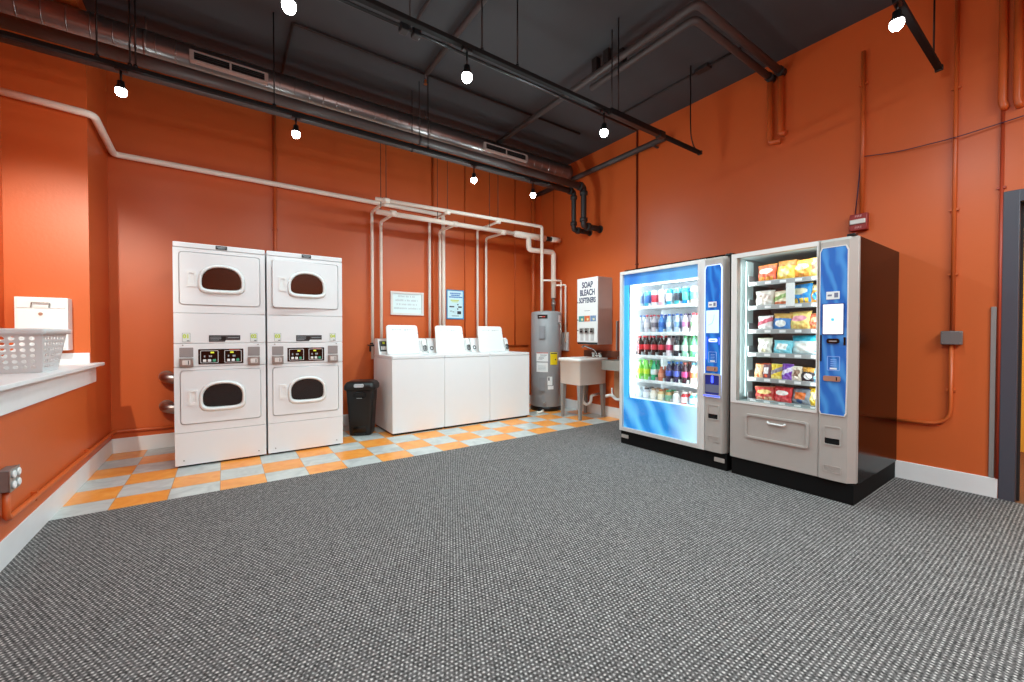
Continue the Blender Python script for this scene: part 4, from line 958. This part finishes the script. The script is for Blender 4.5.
# delivery hatch
hz = MB(); hz.frame(rrect(1.198, 1.642, .338, .530, .022, 5), rrect(1.212, 1.628, .352, .516, .018, 5), mx_(XF), -.002, .016); hatch = hz.build('delivery_hatch', PEWTER, door)
MB().loft([[mx_(XF)(u, v, .0005) for u, v in rrect(1.206, 1.634, .346, .522, .018, 4)], [mx_(XF)(u, v, .0035) for u, v in rrect(1.212, 1.628, .352, .516, .018, 4)]], smooth=False).build('hatch_flap', PEWTER, hatch)
MB().tube([mx_(XF)(1.475, .490, .004), mx_(XF)(1.465, .478, .018), mx_(XF)(1.36, .478, .018), mx_(XF)(1.35, .490, .004)], .007, 8, .01).build('hatch_handle', PEWL, hatch)
tw = tower(sn, SY0, IY0-.008, ZT, 'snack', BLUEP, .980, 1.134, .612, 1.772)
p = plate(tw, 'code_sticker', PAPER, 1.022, 1.098, 1.412, 1.466); 
MB().ext(rrect(1.030, 1.052, 1.424, 1.456, .001, 2), mx_(XF), FT+.003, FT+.0036).ext(rrect(1.066, 1.090, 1.434, 1.446, .001, 2), mx_(XF), FT+.003, FT+.0036).build('sticker_print', mat('grey_print', srgb(120, 125, 150), .5), p)
p = plate(tw, 'touch_screen', SCREEN, 1.000, 1.116, 1.172, 1.378); plate(p, 'screen_icon', mat('cyan_icon', srgb(90, 180, 215), .4, emit=srgb(90, 190, 220), estr=.6), 1.051, 1.069, 1.262, 1.282, FT+.003, FT+.0038)
MB().frame(rrect(.995, 1.121, 1.167, 1.383, .004, 3), rrect(1.000, 1.116, 1.172, 1.378, .003, 3), mx_(XF), FT, FT+.005).build('screen_bezel', mat('navy_bezel', srgb(30, 50, 120), .3), tw)
p = plate(tw, 'bill_acceptor', BLACKGL, 1.020, 1.092, 1.106, 1.140, FT, FT+.010, .012); plate(p, 'bill_slot', GREYPL, 1.034, 1.078, 1.118, 1.126, FT+.010, FT+.012, .002)
plate(tw, 'card_slot', BLACKGL, .985, .997, 1.095, 1.150, FT, FT+.006, .004); plate(tw, 'side_slot', BLACKGL, 1.122, 1.130, .98, 1.165, FT, FT+.005, .003)
p = MB().frame(rrect(1.016, 1.090, .918, 1.018, .006, 3), rrect(1.020, 1.086, .922, 1.014, .005, 3), mx_(XF), FT, FT+.003).build('keypad_frame', mat('pale_blue_print', srgb(130, 175, 235), .4), tw)
b = MB()
for k in range(4): b.ext(rrect(1.036, 1.070, .948+k*.014, .954+k*.014, .001, 2), mx_(XF), FT, FT+.0012)
b.build('keypad_print', MATS['pale_blue_print'], p); plate(tw, 'white_label', PAPER, 1.034, 1.074, .926, .938, FT, FT+.0015, .001)
p = plate(tw, 'coin_plate', COPPER, 1.012, 1.110, .844, .880, FT, FT+.008, .008); plate(p, 'coin_slot', BLACKGL, 1.030, 1.036, .850, .874, FT+.008, FT+.0095, .001)
coin_return(tw, 1.006, 1.108, .396, .528); emboss(tw, 1.058, .228)
# trays
ST = [1.585, 1.395, 1.205, 1.020, .822, .648]     # as seen in the glass plane
def rec(z, f=1.045): return 1.165 + (z-1.165)*f
TX = 3.60
for k, z in enumerate(ST):
    zz = rec(z, 1.035)
    tr = MB().box(TX, IX1-.01, IY0+.01, 1.690, zz-.012, zz-.006).box(TX-.004, TX+.001, IY0+.01, 1.690, zz-.030, zz+.006, .002).box(TX, IX1-.02, 1.686, 1.690, zz-.01, zz+.06).build('snack_tray', TRAYM, sn)
    b = MB()
    for j in range(5): b.box(TX-.0055, TX-.003, IY0+.04+j*.108, IY0+.085+j*.108, zz-.022, zz-.002)
    b.build('price_tags', PAPER, tr)
    b = MB()
    for yc in ((1.60, 1.46, 1.32) if k != 4 else (1.63, 1.55, 1.47, 1.39, 1.30)):
        n_ = 60; b.tube([(TX+.10+.36*q/n_, yc+.045*math.cos(q*.62), zz+.045+.042*math.sin(q*.62)) for q in range(n_+1)], .0018, 5)
    b.build('vending_coil', STEEL, tr)
MB().box(XF+.17, XF+.29, 1.722, 1.734, .64, 1.79, .003).build('led_strip', mat('teal_white_diffuser', srgb(190, 214, 214), .4, emit=srgb(186, 216, 216), estr=.22), sn)
add_light('snack_case_light', 'AREA', (XF+.085, 1.44, 1.795), 1.1, (.95, 1, 1), .025, (0, math.radians(-45), 0), size_y=.5)
add_light('snack_case_light', 'AREA', (XF+.088, 1.725, 1.22), 2.6, (.95, 1, 1), .025, (math.radians(90), 0, math.radians(-125)), size_y=1.1)
add_light('snack_case_light', 'AREA', (XF+.088, 1.162, 1.22), 1.6, (.95, 1, 1), .025, (math.radians(90), 0, math.radians(-50)), size_y=1.1)

def colm(c, rough=.35): return mat('pack_%d_%d_%d' % tuple(c), srgb(*c), rough, var=.06, scale=25)
def bag(name, y, z, w, h, th, cols, label, grp, pat=0, tilt=0.0, x=None):
    """pillow pack standing upright in a tray, facing -X; cols = (ground, emblem, band)"""
    b = MB(); NU, NV = 26, 34; G = [[None]*(NV+1) for _ in range(NU+1)]; G2 = [[None]*(NV+1) for _ in range(NU+1)]
    rr = random.Random(int(y*1000)*7 + int(z*1000)*13)
    for i in range(NU+1):
        for j in range(NV+1):
            u, v = i/NU*2-1, j/NV*2-1
            e = max(0, (1-abs(v)**3)) * max(0, 1-abs(u)**2.6); d = th/2 * e**.55
            pin = 1 - .07*(1-abs(v)**2)*abs(u)
            yy = u*w/2*pin*(1+.03*v) + .0025*math.sin(v*6+z*31); wr = .004*math.sin(v*9+u*6+y*40)*e + .003*math.sin(v*4-u*11+y*70)*e + .0008*rr.uniform(-1, 1)*e
            zz_ = h/2 + v*h/2*(1-.02*abs(u))
            G[i][j] = b.bm.verts.new((-d+wr, -yy, zz_)); G2[i][j] = b.bm.verts.new((d, -yy, zz_))
    for i in range(NU):
        for j in range(NV):
            u, v = (i+.5)/NU*2-1, (j+.5)/NV*2-1; b.mi = 0
            if abs(v) > .88: b.mi = 2
            elif pat == 0:
                if (u/.72)**2 + ((v-.18)/.30)**2 < 1: b.mi = 1
                elif v < -.45 and abs(u) < .8 and ((u*2) % 1) < .75: b.mi = 2
            elif pat == 1:
                if v > .35: b.mi = 2
                elif (u/.6)**2 + ((v+.25)/.4)**2 < 1: b.mi = 1
            elif pat == 2:
                if abs(v-.1-u*.35) < .28: b.mi = 1
                elif v < -.5: b.mi = 2
            elif pat == 3:
                if abs(u) < .55 and -.35 < v < .45: b.mi = 1
                elif (u*u + (v+.6)**2*2) < .1: b.mi = 2
            b._f((G[i][j], G[i+1][j], G[i+1][j+1], G[i][j+1]), True)
            b._f((G2[i][j], G2[i][j+1], G2[i+1][j+1], G2[i+1][j]), True)
    bmesh.ops.remove_doubles(b.bm, verts=b.bm.verts[:], dist=.0002)
    o = b.build(name, [colm(cols[0]), colm(cols[1]), colm(cols[2])])
    o.location = (TX + .012 + th/2 if x is None else x, y, z); o.rotation_euler = (math.radians(rr.uniform(-3.5, 3.5)), math.radians(9), math.radians(rr.uniform(-14, 4)))
    return tag(o, label, 'snack bag' if 'bar' not in name else 'snack bar', grp)
ordn = ['top', 'second', 'third', 'fourth', 'fifth', 'bottom']
GS = 'snack packs in the vending machine'
WH = (238, 236, 230)
SN = [
 [(1.565, .150, .150, .06, ((208, 92, 62), (246, 214, 190), (232, 160, 70)), 0, 'red orange chip bag with pale emblem, leftmost on the top snack tray'),
  (1.415, .150, .165, .06, ((246, 206, 90), (250, 226, 150), (170, 120, 60)), 1, 'yellow chip bag standing second from left on the top snack tray'),
  (1.285, .150, .155, .06, ((240, 178, 84), (250, 232, 190), (226, 146, 60)), 0, 'orange and cream chip bag, third on the top snack tray'),
  (1.180, .110, .160, .05, ((250, 200, 160), (240, 150, 120), (246, 220, 120)), 2, 'pink and yellow bag at the right end of the top snack tray')],
 [(1.580, .150, .135, .055, ((232, 222, 210), (206, 190, 180), (240, 236, 230)), 0, 'white and grey bag, leftmost on the second snack tray'),
  (1.430, .140, .125, .055, ((240, 226, 196), (150, 180, 110), (220, 120, 80)), 2, 'cream and green bag behind a paper tag on the second snack tray'),
  (1.290, .165, .170, .06, ((40, 140, 214), (230, 232, 200), (246, 206, 80)), 0, 'bright blue chip bag on the second snack tray'),
  (1.175, .085, .150, .045, ((240, 170, 80), (60, 150, 210), (246, 220, 160)), 1, 'orange bag with blue top at the right end of the second snack tray')],
 [(1.575, .125, .125, .05, ((236, 226, 226), (206, 90, 110), (240, 240, 240)), 2, 'small white and red bag, leftmost on the third snack tray'),
  (1.440, .140, .140, .055, ((60, 130, 200), (240, 240, 236), (214, 170, 90)), 1, 'blue and white bag on the third snack tray'),
  (1.295, .160, .150, .06, ((246, 222, 130), (240, 160, 180), (240, 196, 110)), 0, 'pale yellow bag with pink emblem on the third snack tray'),
  (1.178, .090, .130, .045, ((226, 110, 80), (246, 200, 150), (240, 160, 90)), 0, 'red orange bag at the right end of the third snack tray')],
 [(1.575, .115, .135, .045, ((236, 236, 224), (246, 246, 240), (214, 206, 170)), 3, 'plain white packet, leftmost on the fourth snack tray'),
  (1.430, .150, .115, .05, ((120, 208, 226), (240, 244, 240), (160, 226, 236)), 3, 'pale cyan bag on the fourth snack tray'),
  (1.265, .190, .155, .06, ((224, 240, 240), (246, 246, 240), (40, 178, 208)), 1, 'large white and turquoise bag on the fourth snack tray'),
  (1.166, .050, .120, .04, ((90, 180, 220), (220, 240, 246), (60, 150, 200)), 2, 'light blue bag at the right end of the fourth snack tray')],
 [(1.625, .075, .125, .03, ((240, 200, 150), (246, 226, 190), (226, 120, 60)), 3, 'orange and cream bar packet, leftmost on the fifth snack tray'),
  (1.555, .070, .130, .03, ((120, 80, 90), (236, 230, 232), (230, 90, 50)), 3, 'dark packet with white panel and red top on the fifth snack tray'),
  (1.475, .085, .130, .035, ((240, 208, 50), (150, 140, 150), (246, 226, 120)), 2, 'yellow candy packet on the fifth snack tray'),
  (1.390, .085, .135, .035, ((120, 60, 180), (226, 216, 236), (150, 96, 200)), 2, 'purple candy packet on the fifth snack tray'),
  (1.315, .070, .120, .03, ((226, 214, 196), (150, 120, 100), (240, 230, 220)), 3, 'cream packet beside the purple one on the fifth snack tray'),
  (1.225, .095, .115, .035, ((40, 36, 44), (226, 222, 220), (206, 150, 60)), 1, 'black packet with white ring and gold top, fifth snack tray'),
  (1.166, .045, .115, .03, ((150, 206, 232), (230, 244, 248), (110, 180, 220)), 2, 'light blue packet at the right end of the fifth snack tray')],
 [(1.570, .155, .120, .055, ((206, 70, 60), (246, 216, 140), (236, 190, 150)), 0, 'red and yellow bag, leftmost on the bottom snack tray'),
  (1.425, .150, .130, .055, ((206, 44, 52), (240, 232, 228), (226, 90, 90)), 0, 'red bag with white emblem on the bottom snack tray'),
  (1.280, .145, .130, .055, ((130, 140, 150), (230, 120, 50), (60, 90, 140)), 3, 'grey blue bag with orange square on the bottom snack tray'),
  (1.177, .075, .145, .04, ((240, 206, 60), (250, 240, 190), (226, 186, 40)), 3, 'yellow bag at the right end of the bottom snack tray')],
]
for k, row in enumerate(SN):
    zz = rec(ST[k], 1.035)
    for (y, w_, h_, th, cols, pat, lab) in row:
        y = 1.570 + (y - 1.570)*.89
        bag('snack_bar' if k == 4 else 'snack_bag', y, zz-.005, w_, h_, th, cols, lab, GS, pat)
o = MB().box(TX-.008, TX-.005, 1.345, 1.405, rec(1.40, 1.035)-.02, rec(1.555, 1.035)).build('paper_tag', PAPER, None, (TX, 1.375, 1.4)); tag(o, 'white paper tag hanging before the second snack tray', 'paper tag')

# ---------------- drinks machine
dk = thing('drinks_vending_machine', 'glowing blue drinks vending machine beside the sink corner', 'vending machine', (3.95, 2.36, CZ))
KY0, KY1 = 1.792, 2.945
JY0, JY1, JZ0, JZ1, JX1 = 2.055, 2.872, .500, 1.735, 4.10
b = MB()
b.box(XF+.075, 4.478, KY0, JY0-.004, .14, ZT+.026); b.box(XF+.075, 4.478, JY1+.004, KY1, .14, ZT+.026)
b.box(XF+.075, 4.478, JY0-.004, JY1+.004, JZ1+.004, ZT+.026); b.box(XF+.075, 4.478, JY0-.004, JY1+.004, .14, JZ0-.004); b.box(JX1+.004, 4.478, JY0-.004, JY1+.004, JZ0-.004, JZ1+.004)
b.build('cabinet', CABBLK, dk)
MB().box(XF+.022, 4.47, KY0+.010, KY1-.006, CZ, .142).build('base_plinth', PLINTH, dk)
for yy in (2.885, 1.865):
    MB().box(XF+.014, XF+.024, yy-.045, yy+.045, .068, .105, .003).build('base_plate', PEWTER, dk)
MB().box(JX1-.002, JX1+.003, JY0, JY1, JZ0, JZ1).box(XF+.078, JX1, JY1-.001, JY1+.003, JZ0, JZ1).box(XF+.078, JX1, JY0-.003, JY0+.001, JZ0, JZ1).box(XF+.078, JX1, JY0, JY1, JZ1-.001, JZ1+.003).box(XF+.078, JX1, JY0, JY1, JZ0-.003, JZ0+.001).build('cooler_liner', LINERW, dk)
for yy in (1.825, 1.800): MB().lathe([(.016, 0), (.016, .02), (.008, .026)], (XF+.05, yy, ZT-.002), 12).build('door_hinge', BLACKPL, dk)
dr = MB(); F = mx_(XF)
dr.frame([(1.992, .148), (KY1, .148), (KY1, ZT), (1.992, ZT)], [(2.060, .186), (2.905, .186), (2.905, 1.800), (2.060, 1.800)], F, -.06, 0)
door = dr.build('glass_door', PEWL, dk)
MB().frame(rrect(2.040, 2.925, .168, 1.816, .006, 3), rrect(2.060, 2.905, .186, 1.800, .004, 3), F, -.004, .005).build('window_trim', PEWL, door)
MB().box(XF+.006, XF+.010, 2.054, 2.911, .180, 1.806).build('glass_pane', GLASS, door)
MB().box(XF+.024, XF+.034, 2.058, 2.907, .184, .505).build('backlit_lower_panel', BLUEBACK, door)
MB().box(XF+.024, XF+.034, 2.058, 2.907, 1.690, 1.802).build('backlit_header', BLUETOP, door)
MB().box(XF+.024, XF+.034, 2.848, 2.907, .505, 1.690).box(XF+.024, XF+.034, 2.058, 2.068, .505, 1.690).build('backlit_edge', BLUESIDE, door)
MB().box(XF+.085, XF+.10, 2.835, 2.850, .53, 1.67).build('led_strip', LEDW, dk)
MB().box(XF+.085, XF+.10, 2.07, 2.835, 1.675, 1.69).build('led_strip', LEDW, dk)
add_light('drinks_case_light', 'AREA', (XF+.09, 2.45, 1.672), 3.0, (.92, .98, 1), .025, (0, math.radians(-40), 0), size_y=.7)
add_light('drinks_case_light', 'AREA', (XF+.09, 2.855, 1.1), 8.0, (.92, .98, 1), .025, (math.radians(90), 0, math.radians(-125)), size_y=1.05)
add_light('drinks_case_light', 'AREA', (XF+.09, 2.072, 1.1), 6.5, (.92, .98, 1), .025, (math.radians(90), 0, math.radians(-50)), size_y=1.05)
tw = tower(dk, KY0+.02, 1.988, ZT, 'drink', BLUEPB, 1.842, 1.982, .632, 1.764)
p = plate(tw, 'code_sticker', PAPER, 1.882, 1.954, 1.404, 1.452); MB().ext(rrect(1.888, 1.908, 1.414, 1.444, .001, 2), F, FT+.003, FT+.0036).ext(rrect(1.922, 1.946, 1.42, 1.432, .001, 2), F, FT+.003, FT+.0036).build('sticker_print', MATS['grey_print'], p)
p = plate(tw, 'touch_screen', SCREEND, 1.860, 1.972, 1.182, 1.378)
MB().tube([F(1.955, 1.25, FT+.0032), F(1.92, 1.265, FT+.0032), F(1.905, 1.30, FT+.0032), F(1.90, 1.34, FT+.0032)], .0015, 6).build('screen_graphic', mat('pale_line', srgb(150, 185, 205), .4), p)
p = plate(tw, 'card_reader', WHITEGLOW, 1.872, 1.946, 1.104, 1.134, FT, FT+.008, .012); plate(p, 'reader_slot', mat('mid_blue', srgb(60, 100, 200), .3), 1.885, 1.934, 1.116, 1.123, FT+.008, FT+.0095, .002)
plate(tw, 'blue_light_bar', BLUEGLOW, 1.849, 1.859, 1.085, 1.142, FT, FT+.006, .004); plate(tw, 'blue_light_bar', BLUEGLOW, 1.966, 1.975, .955, 1.148, FT, FT+.006, .004)
p = MB().frame(rrect(1.878, 1.952, .926, 1.020, .005, 3), rrect(1.882, 1.948, .930, 1.016, .004, 3), F, FT, FT+.003).build('keypad_frame', MATS['pale_blue_print'], tw)
b = MB()
for k in range(4): b.ext(rrect(1.895, 1.93, .955+k*.013, .960+k*.013, .001, 2), F, FT, FT+.0012)
b.build('keypad_print', MATS['pale_blue_print'], p); plate(tw, 'white_label', PAPER, 1.893, 1.935, .934, .945, FT, FT+.0015, .001)
p = plate(tw, 'coin_plate', COPPER, 1.868, 1.962, .853, .892, FT, FT+.008, .008); plate(p, 'coin_slot', BLACKGL, 1.885, 1.891, .86, .885, FT+.008, FT+.0095, .001)
# lit delivery bin set into the tower
bn = MB(); bn.frame(rrect(1.838, 1.990, .630, .832, .016, 4), rrect(1.850, 1.978, .650, .818, .010, 4), F, FT-.002, FT+.012); bin_ = bn.build('delivery_bin', PEWTER, tw)
MB().ext(rrect(1.848, 1.980, .648, .820, .008, 3), F, FT-.001, FT+.0012).build('bin_recess', mat('dark_blue_recess', srgb(26, 36, 100), .3, emit=srgb(20, 40, 150), estr=.35), bin_)
MB().ext(rrect(1.853, 1.975, .668, .735, .006, 3), F, FT+.0012, FT+.004).build('bin_flap', mat('grey_blue_flap', srgb(110, 116, 140), .3), bin_)
MB().ext(rrect(1.842, 1.986, .634, .643, .003, 3), F, FT+.008, FT+.0135).build('blue_light_bar', BLUEGLOW, bin_)
MB().ext(rrect(1.905, 1.925, .75, .812, .008, 3), F, FT+.001, FT+.003).build('blue_light_bar', BLUEGLOW, bin_)
coin_return(tw, 1.858, 1.958, .432, .562); emboss(tw, 1.905, .265)
# shelves
KS = [1.452, 1.190, .960, .712, .520]
KX = 3.60
KF = 1.033
for z in KS:
    zz = rec(z, KF)
    sh = MB().box(KX, JX1-.01, JY0+.012, JY1-.02, zz-.010, zz-.002).box(KX-.006, KX+.001, JY0+.012, JY1-.02, zz-.028, zz+.004, .002).build('drink_shelf', SHELFW, dk)
    b = MB()
    for j in range(8): b.box(KX-.0075, KX-.005, 2.185+j*.0872, 2.22+j*.0872, zz-.022, zz-.006)
    b.build('price_tags', PAPER, sh)
    b = MB()
    for j in range(9): b.box(KX+.005, JX1-.05, 2.156+j*.0872, 2.159+j*.0872, zz-.002, zz+.035)
    b.build('lane_dividers', mat('clear_grey_divider', srgb(206, 214, 218), .3), sh)

def bottle(y, z, x, h, r, kind, cols, label, grp, cat):
    """cols = (body, label, cap); the body mesh is the thing, its cap and label are parts"""
    if kind == 'bottle':
        prof = [(r*.7, 0), (r*.95, .004), (r, .015), (r*.92, h*.2), (r, h*.3), (r, h*.55), (r*.86, h*.68), (r*.55, h*.80), (r*.40, h*.87), (r*.38, h*.91)]
        lab = [(r*1.02, h*.30), (r*1.03, h*.31), (r*1.03, h*.55), (r*1.02, h*.56)]
        cap = [(r*.46, h*.905), (r*.48, h*.91), (r*.48, h*.985), (r*.40, h)]
    elif kind == 'can':
        prof = [(r*.75, 0), (r*.8, .004), (r, .016), (r, h*.90), (r*.82, h*.965), (r*.82, h*.985)]
        lab = [(r*1.006, h*.25), (r*1.012, h*.27), (r*1.012, h*.70), (r*1.006, h*.72)]
        cap = [(r*.82, h*.97), (r*.84, h*.995), (r*.76, h*.995), (r*.72, h*.98)]
    else:
        prof = [(r*.8, 0), (r, .01), (r, h*.62), (r*.9, h*.72), (r*.62, h*.82), (r*.58, h*.86)]
        lab = [(r*1.01, h*.12), (r*1.02, h*.13), (r*1.02, h*.58), (r*1.01, h*.60)]
        cap = [(r*.66, h*.855), (r*.70, h*.86), (r*.70, h*.99), (r*.64, h)]
    o = MB().lathe(prof, (0, 0, 0), 14).build({'bottle': 'drink_bottle', 'can': 'drink_can', 'jug': 'drink_bottle'}[kind], colm(cols[0], .15))
    MB().lathe(lab, (0, 0, 0), 14).build('label', colm(cols[1], .4), o)
    MB().lathe(cap, (0, 0, 0), 12).build('cap' if kind != 'can' else 'can_top', colm(cols[2], .35), o)
    o.location = (x, y, z); tag(o, label, cat, grp); return o
W_, SIL, DK = (240, 242, 244), (170, 180, 196), (36, 30, 34)
KR = [
 ('can', .165, .030, [((196, 206, 220), (140, 156, 190), SIL, 'silver grey'), ((70, 170, 190), (60, 110, 180), SIL, 'teal and blue'), ((230, 234, 240), (206, 60, 80), SIL, 'white and red'), ((240, 190, 200), (226, 226, 230), SIL, 'pink and white'),
                  ((60, 180, 220), (230, 240, 246), SIL, 'cyan and white'), ((70, 190, 200), (60, 64, 76), SIL, 'teal and black'), ((40, 150, 220), (90, 210, 200), SIL, 'blue and aqua'), ((236, 220, 200), (100, 206, 214), SIL, 'cream and aqua')]),
 ('bottle', .185, .030, [((206, 216, 226), (226, 232, 240), (60, 110, 180), 'clear blue capped'), ((206, 200, 206), (236, 230, 232), (206, 60, 80), 'clear red capped'), ((214, 200, 204), (130, 120, 130), (196, 50, 70), 'grey labelled red capped'), ((90, 150, 220), (50, 110, 200), (40, 80, 190), 'deep blue labelled'),
                  ((190, 210, 230), (226, 236, 244), (60, 120, 210), 'pale water'), ((190, 206, 226), (120, 160, 210), (60, 110, 200), 'blue labelled water'), ((236, 226, 236), (206, 130, 180), (60, 50, 90), 'white and pink'), ((240, 220, 214), (150, 210, 150), (210, 60, 70), 'red capped pale green')]),
 ('bottle', .205, .032, [((50, 24, 24), (226, 60, 70), (200, 40, 50), 'cola with red label'), ((50, 24, 24), (226, 64, 74), (200, 40, 50), 'cola with red label'), ((50, 24, 24), (224, 70, 80), (200, 40, 50), 'cola with red label'), ((50, 26, 26), (220, 64, 80), (210, 50, 60), 'cola with red label'),
                  ((232, 222, 228), (206, 70, 110), (60, 40, 50), 'white and crimson'), ((50, 50, 56), (226, 228, 232), (40, 40, 46), 'black with pale label'), ((150, 210, 180), (236, 240, 236), (60, 150, 90), 'pale green'), ((90, 180, 120), (226, 236, 220), (50, 140, 80), 'green')]),
 ('bottle', .205, .032, [((130, 206, 90), (206, 226, 60), (90, 190, 80), 'lime green'), ((130, 206, 90), (200, 220, 40), (120, 200, 60), 'yellow labelled lime'), ((60, 180, 130), (226, 240, 236), (60, 180, 120), 'emerald green'), ((214, 120, 90), (226, 150, 120), (200, 100, 70), 'orange juice'),
                  ((60, 50, 80), (70, 90, 190), (60, 130, 200), 'dark with blue label'), ((60, 52, 84), (90, 110, 206), (60, 120, 200), 'dark with violet label'), ((60, 34, 44), (206, 70, 130), (150, 70, 60), 'dark with pink label'), ((236, 226, 220), (226, 110, 70), (60, 150, 180), 'white with orange label')]),
 ('jug', .115, .036, [((206, 220, 226), (226, 236, 240), (190, 200, 206), 'clear squat'), ((210, 206, 212), (240, 240, 244), (60, 56, 60), 'white black capped'), ((246, 232, 214), (250, 240, 226), (206, 170, 140), 'cream'), ((236, 206, 150), (246, 236, 206), (206, 120, 70), 'amber capped cream'),
                  ((200, 160, 110), (120, 170, 140), (70, 160, 110), 'tan green capped'), ((244, 244, 240), (236, 230, 226), (190, 180, 170), 'white'), ((216, 60, 66), (246, 220, 220), (246, 230, 226), 'red white capped'), ((80, 190, 220), (226, 240, 246), (246, 226, 190), 'cyan cream capped')]),
]
nth = ['leftmost', 'second from left', 'third from left', 'fourth from left', 'fourth from right', 'third from right', 'second from right', 'rightmost']
for k, (kind, h, r, items) in enumerate(KR):
    zz = rec(KS[k], KF) - .0015
    for j, (bc, lc, cc, nm) in enumerate(items):
        y = 2.812 - j*.0872
        word = 'can' if kind == 'can' else 'bottle'
        hh = h * (1 if nm not in ('orange juice',) else .72)
        bottle(y, zz, KX+.042, hh, r, kind, (bc, lc, cc), '%s %s, %s on the %s drinks shelf' % (nm, word, nth[j], ordn[k] if k < 4 else 'bottom'), 'drinks in the vending machine', word)
        bottle(y, zz, KX+.042+r*2.25, hh, r, kind, (bc, lc, cc), '%s %s just behind the %s one, %s drinks shelf' % (nm, word, nth[j], ordn[k] if k < 4 else 'bottom'), 'drinks in the vending machine', word)
